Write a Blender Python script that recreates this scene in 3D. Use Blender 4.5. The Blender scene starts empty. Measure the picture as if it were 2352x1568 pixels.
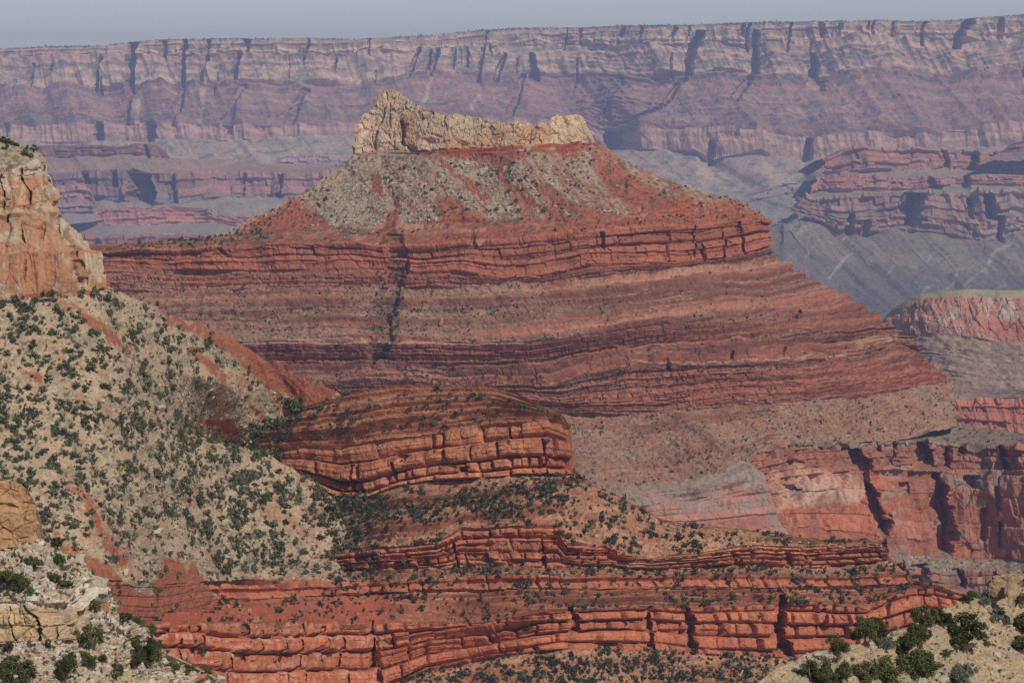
import bpy, bmesh, math, random
import numpy as np

# ------------------------------------------------------------------ camera, sky, sun, exposure
SC = bpy.context.scene
COL = SC.collection
W, H = 2352.0, 1568.0            # frame units the layout is measured in
K = 36.0 / 80.0                  # sensor width / focal length
PITCH = math.atan((784 - 200) / W * K)
SP, CP = math.sin(PITCH), math.cos(PITCH)

cam_d = bpy.data.cameras.new('camera')
cam = bpy.data.objects.new('camera', cam_d)
COL.objects.link(cam)
cam_d.sensor_width = 36
cam_d.lens = 80
cam_d.clip_start = 1
cam_d.clip_end = 120000
cam.location = (0, 0, 0)
cam.rotation_euler = (math.pi / 2 - PITCH, 0, 0)
SC.camera = cam

SUN_EL, SUN_AZ = math.radians(43), math.radians(38)   # azimuth: from behind the camera towards the right
sv = (math.cos(SUN_EL) * math.sin(SUN_AZ), -math.cos(SUN_EL) * math.cos(SUN_AZ), math.sin(SUN_EL))
sun_d = bpy.data.lights.new('sun', 'SUN')
sun_d.energy = 3.6
sun_d.angle = math.radians(0.5)
sun_d.color = (1.0, 0.93, 0.83)
sun = bpy.data.objects.new('sun', sun_d)
COL.objects.link(sun)
from mathutils import Vector
sun.rotation_euler = Vector(sv).to_track_quat('Z', 'Y').to_euler()

world = bpy.data.worlds.new('World')
SC.world = world
world.use_nodes = True
nt = world.node_tree
bg = nt.nodes['Background']
sky = nt.nodes.new('ShaderNodeTexSky')
sky.sky_type = 'NISHITA'
sky.sun_disc = False
sky.sun_elevation = SUN_EL
sky.sun_rotation = math.atan2(sv[0], sv[1])
sky.altitude = 2000
sky.air_density = 1.0
sky.dust_density = 0.6
sky.ozone_density = 2.0
wb = nt.nodes.new('ShaderNodeMix')      # white balance of the sky light
wb.data_type = 'RGBA'
wb.blend_type = 'MULTIPLY'
wb.inputs[0].default_value = 1.0
wb.inputs[7].default_value = (1.22, 1.04, 0.95, 1)
nt.links.new(sky.outputs[0], wb.inputs[6])
nt.links.new(wb.outputs[2], bg.inputs[0])
bg.inputs[1].default_value = 0.086

SC.view_settings.view_transform = 'Standard'
SC.view_settings.look = 'None'
SC.view_settings.exposure = 0.0
SC.view_settings.gamma = 1.0
SC.render.engine = 'CYCLES'
SC.cycles.max_bounces = 4
SC.cycles.volume_bounces = 0
SC.cycles.use_denoising = False
HAZE_DENSITY = 5.8e-5
HAZE_COLOR = (0.48, 0.60, 1.0)

# ------------------------------------------------------------------ helpers: noise
rs = np.random.RandomState(7)
random.seed(7)


def _hash(ix, iy, iz, seed):
    h = (ix.astype(np.int64) * 374761393 + iy.astype(np.int64) * 668265263 + iz.astype(np.int64) * 2147483647 + seed * 974634777) & 0xFFFFFFFF
    h = ((h ^ (h >> 13)) * 1274126177) & 0xFFFFFFFF
    h = ((h ^ (h >> 16)) * 2246822519) & 0xFFFFFFFF
    h = h ^ (h >> 15)
    return (h & 0xFFFFFF).astype(np.float32) / np.float32(0xFFFFFF)


def vnoise(x, y, z, seed=0):
    """value noise in 0..1"""
    x, y, z = np.broadcast_arrays(np.asarray(x, np.float64), np.asarray(y, np.float64), np.asarray(z, np.float64))
    fx, fy, fz = np.floor(x), np.floor(y), np.floor(z)
    tx, ty, tz = x - fx, y - fy, z - fz
    tx = tx * tx * (3 - 2 * tx); ty = ty * ty * (3 - 2 * ty); tz = tz * tz * (3 - 2 * tz)
    r = 0
    for dx in (0, 1):
        wx = tx if dx else 1 - tx
        for dy in (0, 1):
            wy = ty if dy else 1 - ty
            for dz in (0, 1):
                wz = tz if dz else 1 - tz
                r = r + wx * wy * wz * _hash(fx + dx, fy + dy, fz + dz, seed)
    return r


def fbm(x, y, z, oct=4, seed=0, gain=0.5):
    """-1..1"""
    a, s, t = 1.0, 0, 0
    f = 1.0
    for i in range(oct):
        s = s + a * (vnoise(x * f, y * f, z * f, seed + i * 17) * 2 - 1)
        t += a
        a *= gain
        f *= 2.03
    return s / t


def ridged(x, y, z, oct=3, seed=0):
    """0..1, sharp ridges at 1"""
    a, s, t, f = 1.0, 0, 0, 1.0
    for i in range(oct):
        s = s + a * (1 - np.abs(vnoise(x * f, y * f, z * f, seed + i * 13) * 2 - 1))
        t += a
        a *= 0.5
        f *= 2.1
    return s / t


def rnd(j, b=0, seed=0):
    j = np.asarray(j)
    return _hash(j, np.broadcast_to(np.asarray(b), j.shape), np.zeros_like(j), seed)


def smooth(a, b, x):
    t = np.clip((x - a) / (b - a), 0, 1)
    return t * t * (3 - 2 * t)


def mixc(c, d, w):
    return c + (np.asarray(d, np.float64) - c) * w[..., None]


def inpoly(px, py, poly):
    r = np.zeros(px.shape, bool)
    n = len(poly)
    for i in range(n):
        x1, y1 = poly[i]
        x2, y2 = poly[(i + 1) % n]
        if y1 == y2:
            continue
        c = (y1 > py) != (y2 > py)
        r ^= c & (px < (x2 - x1) * (py - y1) / (y2 - y1) + x1)
    return r


# ------------------------------------------------------------------ helpers: picture geometry -> metres
def mrow(row):
    v = (784 - row) / W * K
    return (-SP + v * CP) / (CP + v * SP)


def unproject(px, row, Y):
    u = (px - 1176) / W * K
    v = (784 - row) / W * K
    dy = CP + v * SP
    return np.stack([u * Y / dy, Y + 0 * px, (-SP + v * CP) * Y / dy], -1)


def project(P):
    x, y, z = P[..., 0], P[..., 1], P[..., 2]
    d = y * CP - z * SP
    up = y * SP + z * CP
    return 1176 + x / d * W / K, 784 - up / d * W / K


def pxm(Y):
    return K / W * Y


# ------------------------------------------------------------------ materials
def rock_material(name, scale, bump=0.4, var=0.35, rough=0.95, bumpdist=1.0):
    """rock or soil: colour from the bed map on the mesh, broken up by two noises, with bump"""
    m = bpy.data.materials.new(name)
    m.use_nodes = True
    t = m.node_tree
    b = t.nodes['Principled BSDF']
    b.inputs['Roughness'].default_value = rough
    b.inputs['Specular IOR Level'].default_value = 0.15
    at = t.nodes.new('ShaderNodeAttribute')
    at.attribute_name = 'Col'
    tc = t.nodes.new('ShaderNodeTexCoord')
    n1 = t.nodes.new('ShaderNodeTexNoise')
    n1.inputs['Scale'].default_value = 1.0 / scale
    n1.inputs['Detail'].default_value = 6
    n1.inputs['Roughness'].default_value = 0.7
    t.links.new(tc.outputs['Object'], n1.inputs['Vector'])
    mr = t.nodes.new('ShaderNodeMapRange')
    mr.inputs['From Min'].default_value = 0.3
    mr.inputs['From Max'].default_value = 0.7
    mr.inputs['To Min'].default_value = 1 - var
    mr.inputs['To Max'].default_value = 1 + var
    t.links.new(n1.outputs['Fac'], mr.inputs['Value'])
    mx = t.nodes.new('ShaderNodeVectorMath')
    mx.operation = 'SCALE'
    t.links.new(at.outputs['Color'], mx.inputs[0])
    t.links.new(mr.outputs['Result'], mx.inputs['Scale'])
    t.links.new(mx.outputs[0], b.inputs['Base Color'])
    bp = t.nodes.new('ShaderNodeBump')
    bp.inputs['Strength'].default_value = bump
    bp.inputs['Distance'].default_value = bumpdist
    t.links.new(n1.outputs['Fac'], bp.inputs['Height'])
    t.links.new(bp.outputs[0], b.inputs['Normal'])
    return m


def leaf_material(name, c1, c2, scale):
    m = bpy.data.materials.new(name)
    m.use_nodes = True
    t = m.node_tree
    b = t.nodes['Principled BSDF']
    b.inputs['Roughness'].default_value = 0.8
    b.inputs['Specular IOR Level'].default_value = 0.15
    tc = t.nodes.new('ShaderNodeNewGeometry')
    n1 = t.nodes.new('ShaderNodeTexNoise')
    n1.inputs['Scale'].default_value = 1.0 / scale
    n1.inputs['Detail'].default_value = 3
    t.links.new(tc.outputs['Position'], n1.inputs['Vector'])
    oi = t.nodes.new('ShaderNodeObjectInfo')
    ad = t.nodes.new('ShaderNodeMath')
    ad.operation = 'MULTIPLY_ADD'
    ad.inputs[1].default_value = 0.5
    t.links.new(oi.outputs['Random'], ad.inputs[0])
    t.links.new(n1.outputs['Fac'], ad.inputs[2])
    rp = t.nodes.new('ShaderNodeValToRGB')
    rp.color_ramp.elements[0].position = 0.45
    rp.color_ramp.elements[0].color = (*c1, 1)
    rp.color_ramp.elements[1].position = 1.0
    rp.color_ramp.elements[1].color = (*c2, 1)
    t.links.new(ad.outputs[0], rp.inputs['Fac'])
    t.links.new(rp.outputs['Color'], b.inputs['Base Color'])
    return m


def plain_material(name, c1, c2, scale, bump=0.3):
    m = bpy.data.materials.new(name)
    m.use_nodes = True
    t = m.node_tree
    b = t.nodes['Principled BSDF']
    b.inputs['Roughness'].default_value = 0.9
    b.inputs['Specular IOR Level'].default_value = 0.2
    tc = t.nodes.new('ShaderNodeTexCoord')
    n1 = t.nodes.new('ShaderNodeTexNoise')
    n1.inputs['Scale'].default_value = 1.0 / scale
    n1.inputs['Detail'].default_value = 8
    n1.inputs['Roughness'].default_value = 0.7
    t.links.new(tc.outputs['Object'], n1.inputs['Vector'])
    rp = t.nodes.new('ShaderNodeValToRGB')
    rp.color_ramp.elements[0].position = 0.3
    rp.color_ramp.elements[0].color = (*c1, 1)
    rp.color_ramp.elements[1].position = 0.7
    rp.color_ramp.elements[1].color = (*c2, 1)
    t.links.new(n1.outputs['Fac'], rp.inputs['Fac'])
    t.links.new(rp.outputs['Color'], b.inputs['Base Color'])
    bp = t.nodes.new('ShaderNodeBump')
    bp.inputs['Strength'].default_value = bump
    bp.inputs['Distance'].default_value = scale * 0.2
    t.links.new(n1.outputs['Fac'], bp.inputs['Height'])
    t.links.new(bp.outputs[0], b.inputs['Normal'])
    return m


# ------------------------------------------------------------------ object helpers
def tag(o, label=None, cat=None, group=None, kind=None):
    if label: o['label'] = label
    if cat: o['category'] = cat
    if group: o['group'] = group
    if kind: o['kind'] = kind
    return o


def empty(name, loc=(0, 0, 0)):
    o = bpy.data.objects.new(name, None)
    COL.objects.link(o)
    o.location = [float(v) for v in loc]
    return o


def mesh_from(name, V, F, mats, col=None, smoothed=False, fm=None):
    """V (n,3), F (m,k) index array of quads or triangles"""
    me = bpy.data.meshes.new(name)
    V = np.ascontiguousarray(V, np.float32)
    F = np.ascontiguousarray(F, np.int32)
    k = F.shape[1]
    me.vertices.add(len(V))
    me.vertices.foreach_set('co', V.ravel())
    me.loops.add(F.size)
    me.loops.foreach_set('vertex_index', F.ravel())
    me.polygons.add(len(F))
    me.polygons.foreach_set('loop_start', np.arange(0, F.size, k, dtype=np.int32))
    if fm is not None:
        me.polygons.foreach_set('material_index', np.ascontiguousarray(fm, np.int32))
    me.polygons.foreach_set('use_smooth', np.full(len(F), smoothed, bool))
    if col is not None:
        a = me.attributes.new('Col', 'FLOAT_COLOR', 'POINT')
        c = np.ones((len(V), 4), np.float32)
        c[:, :3] = col
        a.data.foreach_set('color', c.ravel())
    for m in (mats if isinstance(mats, (list, tuple)) else [mats]):
        me.materials.append(m)
    me.update(calc_edges=True)
    me.validate()
    return me


def link(name, me, parent=None, loc=None):
    o = bpy.data.objects.new(name, me)
    COL.objects.link(o)
    if parent is not None:
        o.parent = parent
    if loc is not None:
        o.location = [float(v) for v in loc]
    return o


# ------------------------------------------------------------------ terrain sheets
def beds(U, q, seed, th, ratio, amp, bamp, crack, cw, warp=0.3, jprob=0.45, lat=0.0, bg=0.0, und=0.0, bulge=0.0):
    """layered, jointed rock: U along strike, q down section (metres). th: bed thickness range"""
    lo, hi = th
    qmin, qmax = float(q.min()) - 5 * hi, float(q.max()) + 5 * hi
    r = np.random.RandomState(seed)
    e = [qmin]
    while e[-1] < qmax:
        e.append(e[-1] + lo + (hi - lo) * r.rand() ** 1.6)
    e = np.array(e)
    off = r.uniform(0.25, 1.0, len(e)) * np.where(np.arange(len(e)) % 2 == 0, 1, -1)
    mean = 0.5 * (lo + hi)
    qq = q + warp * mean * fbm(U / (mean * 14), q / (mean * 8), 0, 3, seed)
    j = np.clip(np.searchsorted(e, qq) - 1, 0, len(e) - 2)
    t = e[j + 1] - e[j]
    f = (qq - e[j])
    L = t * (ratio[0] + (ratio[1] - ratio[0]) * rnd(j, 3, seed))
    uu = U / L + 37 * rnd(j, 5, seed) + 1.1 * (vnoise(U / L * 0.7, j * 7.1, 0, seed + 2) - 0.5) + 0.35 * (vnoise(U / cw * 0.12, q / cw * 0.12, 0, seed + 3) - 0.5) * np.minimum(1, 8 * cw / L)
    b = np.floor(uu)
    g = uu - b
    shift = 0.35 * (rnd(j, b, seed + 9) - 0.5)
    g = np.clip(g + shift * 0, 0, 1)
    de = np.minimum(g, 1 - g) * L
    ed = np.where(g < 0.5, b, b + 1)
    on = (rnd(j, ed, seed + 21) < jprob).astype(float)
    dv = np.minimum(f, t - f)
    d = off[j] * amp * (0.6 + 0.8 * vnoise(U / (mean * 20), j * 3.7, 0, seed + 4)) + (rnd(j, b, seed + 1) * 2 - 1) * bamp
    cm = np.exp(-(de / cw) ** 2) * on
    cb = np.exp(-(dv / (cw * 0.8)) ** 2) * np.clip(smooth(0.35, 0.7, vnoise(U / (mean * 5), j * 5.3, 1, seed + 6)) + bg, 0, 1.3)
    cm = cm * (0.5 + 0.7 * vnoise(U / (mean * 3), q / mean, 4, seed + 8))
    cr = np.maximum(cm, cb)
    d = d - crack * cr
    if und or bulge:
        ff = f / t
        here = smooth(0.3, 0.6, vnoise(U / (mean * 2.2), j * 4.1, 3, seed + 12))
        d = d - und * smooth(0.72, 0.98, ff) * here + bulge * (1 - np.abs(2 * ff - 1) ** 3) * (1 - np.abs(2 * g - 1) ** 4)
    return d, off[j], rnd(j, b, seed + 1), cr


def stairs(U, q, seed, th, c, k, lat=0.5, rag=0.25):
    """ledge-and-bench profile: small cliffs of height c*t under each lip, debris benches between; fades out along strike"""
    lo, hi = th
    r = np.random.RandomState(seed)
    qmin, qmax = float(q.min()) - 4 * hi, float(q.max()) + 4 * hi
    e = [qmin]
    while e[-1] < qmax:
        e.append(e[-1] + lo + (hi - lo) * r.rand() ** 1.7)
    e = np.array(e)
    m = 0.5 * (lo + hi)
    cc = c * r.uniform(0.5, 1.4, len(e))
    kk = r.uniform(0.4, 1.3, len(e))
    qq = q + 0.3 * m * fbm(U / (m * 22), 0, q / (m * 20), 3, seed) + rag * m * (vnoise(U / (m * 0.9), q / m * 0.8, 0, seed + 4) - 0.5) + rag * m * 0.8 * (vnoise(U / (m * 3.1), q / m * 0.5, 5, seed + 6) - 0.5)
    j = np.clip(np.searchsorted(e, qq) - 1, 0, len(e) - 2)
    t = e[j + 1] - e[j]
    f = (qq - e[j]) / t
    cj = np.clip(cc[j], 0.08, 0.85)
    up = f / cj
    off = np.where(f < cj, 1 - 2 * smooth(0, 1, up), -1 + 2 * (f - cj) / (1 - cj))
    pres = smooth(lat - 0.18, lat + 0.18, vnoise(U / (m * 16), j * 3.3, 0, seed + 8) * 0.75 + vnoise(U / (m * 4), j * 5.1, 2, seed + 9) * 0.25)
    return off * k * t * kk[j] * pres, (f < cj) * pres, np.clip(1 - np.abs(f - 0.02) * 14, 0, 1) * pres, rnd(j, 0, seed)


def facets(X, Y, Z, size, seed, tilt=0.5, stretch=1.0):
    """angular fractured blocks: each cell its own tilted face; returns offset (in units of size) and distance to the joint"""
    x, y, z = X / size, Y / size, Z / (size * stretch)
    w = 0.25
    x = x + w * (vnoise(x * 1.7, y * 1.7, z * 1.7, seed) - 0.5); z = z + w * (vnoise(x * 1.7, y * 1.7, z * 1.7, seed + 1) - 0.5)
    ix, iy, iz = np.floor(x), np.floor(y), np.floor(z)
    f1 = np.full(x.shape, 9.0); f2 = np.full(x.shape, 9.0); off = np.zeros(x.shape); idv = np.zeros(x.shape)
    for dx in (-1, 0, 1):
        for dy in (-1, 0, 1):
            for dz in (-1, 0, 1):
                cx, cy, cz = ix + dx, iy + dy, iz + dz
                a = _hash(cx, cy, cz, seed + 2); b = _hash(cx, cy, cz, seed + 3); c = _hash(cx, cy, cz, seed + 4)
                px, py, pz = x - cx - a, y - cy - b, z - cz - c
                d = px * px + py * py + pz * pz
                nw = d < f1
                f2 = np.where(nw, f1, np.minimum(f2, d))
                f1 = np.where(nw, d, f1)
                o = (c - 0.5) * 0.9 + tilt * ((a - 0.5) * 2 * px + (b - 0.4) * 2 * pz)
                off = np.where(nw, o, off); idv = np.where(nw, b, idv)
    return off, np.sqrt(f2) - np.sqrt(f1), idv


def gsmooth(a, sig):
    n = int(sig * 3) + 1
    k = np.exp(-0.5 * (np.arange(-n, n + 1) / sig) ** 2)
    k /= k.sum()
    # extend linearly at both ends so the edges keep their slope
    l = a[0] - (a[1:n + 1] - a[0])[::-1] if len(a) > n else np.full(n, a[0])
    r = a[-1] - (a[-n - 1:-1] - a[-1])[::-1] if len(a) > n else np.full(n, a[-1])
    return np.convolve(np.concatenate([l, a, r]), k, 'valid')


class Sheet:
    """terrain between measured contacts. contacts: list of pixel polylines top to bottom; iv: dict per interval"""

    def __init__(s, contacts, iv, ref, Dref, step=2.4, mode='norm', x0=None, x1=None, seed=1, dD=None, carve=(), back=None, wrap=True, strike=0.5, sm=22, conform=None, topfade=0, rim=0.0, ext=(-30, -460, 2400, 2800)):
        s.seed = seed
        # carry the ground on past both edges of the frame
        cs_ = []
        for c in contacts:
            c = list(c)
            if c[0][0] <= ext[0]:
                c = [(ext[1], c[0][1] + 2)] + c
                x0 = ext[1] if x0 is not None else None
            if c[-1][0] >= ext[2]:
                c = c + [(ext[3], c[-1][1] + 2)]
                x1 = ext[3] if x1 is not None else None
            cs_.append(c)
        contacts = cs_
        allx = [p[0] for c in contacts for p in c]
        x0 = min(allx) if x0 is None else x0
        x1 = max(allx) if x1 is None else x1
        n = int((x1 - x0) / step) + 1
        s.u = np.linspace(0, 1, n)
        xs = x0 + (x1 - x0) * s.u
        CX, CR = [], []
        for c in contacts:
            c = np.array(c, float)
            if mode == 'norm':
                cx = c[0, 0] + (c[-1, 0] - c[0, 0]) * s.u
            else:
                cx = np.clip(xs, c[0, 0], c[-1, 0])
            cr_ = np.interp(cx, c[:, 0], c[:, 1])
            if rim and len(CX):
                cr_ = cr_ + rim * fbm(cx / 34, 7.7 * len(CX), 0, 4, seed + 400)
            CX.append(cx)
            CR.append(cr_)
        # depth by slope integration from the reference contact
        nC = len(contacts)
        D = [None] * nC
        if callable(Dref):
            D[ref] = Dref(CX[ref])
        else:
            dr = np.array(Dref, float)
            xr = xs if mode != 'norm' else CX[ref]
            D[ref] = np.interp(xr, dr[:, 0], dr[:, 1])
        if sm: D[ref] = gsmooth(D[ref], sm)
        def T(i):
            t = iv[i]['T']
            if isinstance(t, (list, tuple)):
                t = np.array(t, float)
                return np.interp(CX[i], t[:, 0], t[:, 1])
            return t
        def add(i):
            if dD and i in dD:
                a = np.array(dD[i], float)
                D[i] = D[i] + np.interp(CX[i], a[:, 0], a[:, 1])
        for i in range(ref, nC - 1):
            t = T(i)
            D[i + 1] = D[i] * (t - mrow(CR[i])) / (t - mrow(CR[i + 1]))
            if sm: D[i + 1] = gsmooth(D[i + 1], sm * 0.4)
            add(i + 1)
        for i in range(ref - 1, -1, -1):
            t = T(i)
            D[i] = D[i + 1] * (t - mrow(CR[i + 1])) / (t - mrow(CR[i]))
            if sm: D[i] = gsmooth(D[i], sm * 0.4)
            add(i)
        if conform:
            other, s0, extra = conform
            for i in range(nC):
                w_ = smooth(CX[i].max() - s0, CX[i].max(), CX[i])
                D[i] = gsmooth(D[i] * (1 - w_) + (gsmooth(other.depth_at(CX[i], CR[i]), 12) + extra) * w_, 8)
        s.CX, s.CR, s.D = CX, CR, D
        # rows
        GX, GY, PY, Q, IV = [], [], [], [], []
        s.rows = [0]
        q0 = 0.0
        for i in range(nC - 1):
            hpx = np.percentile(np.abs(CR[i + 1] - CR[i]), 88)
            m = max(2, int(round(hpx / step * iv[i].get('fine', 1.0))))
            m = iv[i].get('n', m)
            zt = unproject(CX[i], CR[i], D[i])[:, 2]
            zb = unproject(CX[i + 1], CR[i + 1], D[i + 1])[:, 2]
            thick = float(np.percentile(np.abs(zt - zb), 88))
            P0 = unproject(CX[i], CR[i], D[i])
            P1 = unproject(CX[i + 1], CR[i + 1], D[i + 1])
            for k in range(m + (1 if i == nC - 2 else 0)):
                f = k / m
                P = P0 + (P1 - P0) * f
                GX.append(CX[i] + (CX[i + 1] - CX[i]) * f)
                GY.append(CR[i] + (CR[i + 1] - CR[i]) * f)
                PY.append(P)
                Q.append(np.full(n, q0 + thick * f))
                IV.append(i)
            s.rows.append(s.rows[-1] + m)
            q0 += thick
        s.P = np.array(PY)
        s.GX, s.GY = project(s.P)
        s.Q = np.array(Q)
        s.IV = np.array(IV)
        s.iv = iv
        P = s.P
        # outward normals of the plain surface
        gu = np.gradient(P, axis=1)
        gv = np.gradient(P, axis=0)
        N = np.cross(gv, gu)
        ln = np.linalg.norm(N, axis=-1, keepdims=True)
        N = np.where(ln > 1e-9, N / np.maximum(ln, 1e-9), np.array([0, -0.7, 0.7]))
        flip = (N * P).sum(-1) > 0
        N[flip] *= -1
        s.N = N
        X, Y, Z = P[..., 0], P[..., 1], P[..., 2]
        U = X + strike * Y
        s.U = U
        R = P.shape[0]
        disp = np.zeros((R, n))
        s.bed = np.zeros((R, n)); s.blk = np.full((R, n), 0.5); s.crk = np.zeros((R, n)); s.cov = np.zeros((R, n)); s.clf = np.zeros((R, n)); s.lip = np.zeros((R, n))
        for i in range(nC - 1):
            r0, r1 = s.rows[i], s.rows[i + 1] + (1 if i == nC - 2 else 0)
            if r1 <= r0:
                continue
            sl = slice(r0, r1)
            d = iv[i]
            t = 0
            cv_ = d.get('cover', 0)
            if cv_:
                mpx = np.median(s.D[i]) * K / W
                cf = 0.5 + 0.5 * fbm((U[sl] + 0.4 * Z[sl]) / (70 * mpx), s.Q[sl] / (34 * mpx), i, 4, seed + 91)
                cov = smooth(1 - cv_ - 0.10, 1 - cv_ + 0.10, cf)
            else:
                cov = np.zeros(U[sl].shape)
            s.cov[sl] = cov
            for k, bp in enumerate(d.get('beds', [])):
                bp = dict(bp)
                xr = bp.pop('xr', None)
                a, bb, bl, cr = beds(U[sl], s.Q[sl], seed * 31 + i * 7 + k, **bp)
                if xr:
                    gxn = s.GX[sl] + 40 * fbm(s.GX[sl] / 60, s.GY[sl] / 40, 0, 3, seed)
                    wx = smooth(xr[0], xr[1], gxn) if len(xr) == 2 else smooth(xr[0], xr[1], gxn) * smooth(xr[3], xr[2], gxn)
                    a, cr, bb = a * wx, cr * wx, bb * wx
                t = t + a * (1 - 0.9 * cov)
                cr = cr * (1 - cov)
                s.bed[sl] = np.where(np.abs(bb) > np.abs(s.bed[sl]), bb, s.bed[sl]) if k else bb
                s.blk[sl] = 0.5 * (s.blk[sl] + bl) if k else bl
                s.crk[sl] = np.maximum(s.crk[sl], cr)
            for k, sp in enumerate(d.get('stairs', [])):
                sp = dict(sp)
                xr, xl = sp.pop('xr', None), sp.pop('xl', None)
                if xl:
                    sp['lat'] = xl[2] + (xl[3] - xl[2]) * smooth(xl[0], xl[1], s.GX[sl])
                a, cm_, lip, jr = stairs(U[sl], s.Q[sl], seed * 37 + i * 11 + k, **sp)
                if xr:
                    gxn = s.GX[sl] + 40 * fbm(s.GX[sl] / 60, s.GY[sl] / 40, 0, 3, seed)
                    wx = smooth(xr[0], xr[1], gxn) if len(xr) == 2 else smooth(xr[0], xr[1], gxn) * smooth(xr[3], xr[2], gxn)
                    a, cm_, lip = a * wx, cm_ * wx, lip * wx
                t = t + a
                s.clf[sl] = np.maximum(s.clf[sl], cm_); s.lip[sl] = np.maximum(s.lip[sl], lip)
                s.bed[sl] = np.where(cm_ > 0.3, jr * 2 - 1, s.bed[sl])
            for k, (sz, amp, tilt, st_, cw_) in enumerate(d.get('facets', [])):
                o_, ed, idv = facets(X[sl], Y[sl], Z[sl], sz, seed + 300 + 10 * k + i, tilt, st_)
                gap = np.exp(-(ed / cw_) ** 2)
                t = t + amp * sz * o_ - 0.25 * amp * sz * gap
                s.blk[sl] = 0.5 * s.blk[sl] + 0.5 * idv
                s.crk[sl] = np.maximum(s.crk[sl], 0.7 * gap)
            for amp, sc, oc in d.get('fbm', []):
                t = t + amp * fbm(X[sl] / sc, Y[sl] / sc, Z[sl] / sc, oc, seed + 40)
            for amp, sc, lean, vs in d.get('col', []):   # columns and gullies running down the face
                t = t + amp * (2 * ridged((U[sl] + lean * Z[sl]) / sc, Z[sl] / (sc * vs), 0, 3, seed + 60) - 1.2)
            hcol = smooth(1.0, 9.0, np.abs(CR[i + 1] - CR[i]))     # nothing to carve where a band pinches out
            disp[sl] = t * hcol if mode == 'clip' else t
        # shared relief, continuous over the whole sheet
        if topfade:
            disp = disp * (0.12 + 0.88 * smooth(0, topfade, s.GY - s.GY[:1]))
        s.disp = disp
        P = P + N * disp[..., None]
        wobb = 0.4 * fbm(s.GX / 12, s.GY / 12, 0, 3, seed + 77) if len(carve) else 0
        wobx = 7 * fbm(s.GX / 60, s.GY / 34, 4, 3, seed + 78) if len(carve) else 0
        for cv in carve:
            # (polyline of (row, x, halfwidth px), depth m): a cleft, alcove or gully cut back into the rock
            pl = np.array(cv[0], float)
            mx = pl[:, 2].max() * 1.6
            box = (s.GY > pl[0, 0] - 8) & (s.GY < pl[-1, 0] + 8) & (s.GX > pl[:, 1].min() - mx) & (s.GX < pl[:, 1].max() + mx)
            if not box.any():
                continue
            gy, gx = s.GY[box], s.GX[box]
            xc = np.interp(gy, pl[:, 0], pl[:, 1])
            hw = np.interp(gy, pl[:, 0], pl[:, 2])
            e = (gx - xc + wobx[box]) / hw + wobb[box]
            ww = 1 - smooth(0.55, 1.0, np.abs(e))
            ww = ww * smooth(pl[0, 0] - 6, pl[0, 0] + 3, gy) * (1 - smooth(pl[-1, 0] - 2, pl[-1, 0] + 6, gy))
            py = P[..., 1]
            py[box] += cv[1] * ww
        s.F = P
        # back and side rows so the body has depth behind its skyline
        s.ext_top = []
        if back:
            for f, drop in back:
                t = s.F[0].copy()
                y2 = t[:, 1] * f
                m = t[:, 2] / t[:, 1]
                s.ext_top.append(np.stack([t[:, 0] * (1 + (f - 1) * 0.5), y2, m * y2 - drop], -1))
        s.wrap = wrap

    def paint(s, fn):
        s.C = np.clip(fn(s), 0.01, 0.85)
        return s

    def build(s, parts, mat, root, smoothed=False, widen=1.12):
        """parts: list of (name, first interval, last interval)"""
        F, C = s.F, s.C
        if s.wrap:
            def side(c, ci):
                out = []
                sg = 1 if ci == 0 else -1
                for f in (1.03, widen):
                    q = c.copy()
                    y2 = c[:, 1] * f
                    q[:, 0] = c[:, 0] * f + sg * 0.2 * (f - 1) * y2
                    q[:, 1] = y2
                    q[:, 2] = c[:, 2] * f - 0.08 * (f - 1) * y2
                    out.append(q)
                return out
            l = side(F[:, 0], 0); r = side(F[:, -1], -1)
            F = np.concatenate([l[1][:, None], l[0][:, None], F, r[0][:, None], r[1][:, None]], 1)
            C = np.concatenate([C[:, :1], C[:, :1], C, C[:, -1:], C[:, -1:]], 1)
        off = 0
        if s.ext_top:
            ex = []
            for t in s.ext_top[::-1]:
                if s.wrap:
                    t = np.concatenate([t[:1] + [0, 1, -1], t[:1], t, t[-1:], t[-1:] + [0, 1, -1]], 0)
                ex.append(t)
            F = np.concatenate([np.array(ex), F], 0)
            C = np.concatenate([np.repeat(C[:1], len(ex), 0), C], 0)
            off = len(ex)
        objs = []
        base = np.array(root.location) if root is not None else np.zeros(3)
        for name, a, b in parts:
            r0 = s.rows[a] + off if a > 0 else 0
            r1 = s.rows[b + 1] + off + 1
            V = F[r0:r1] - base
            nr, nc = V.shape[:2]
            idx = np.arange(nr * nc).reshape(nr, nc)
            Q = np.stack([idx[:-1, :-1], idx[1:, :-1], idx[1:, 1:], idx[:-1, 1:]], -1).reshape(-1, 4)
            me = mesh_from(name, V.reshape(-1, 3), Q, mat, C[r0:r1].reshape(-1, 3), smoothed)
            objs.append(link(name, me, root))
        return objs

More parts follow.
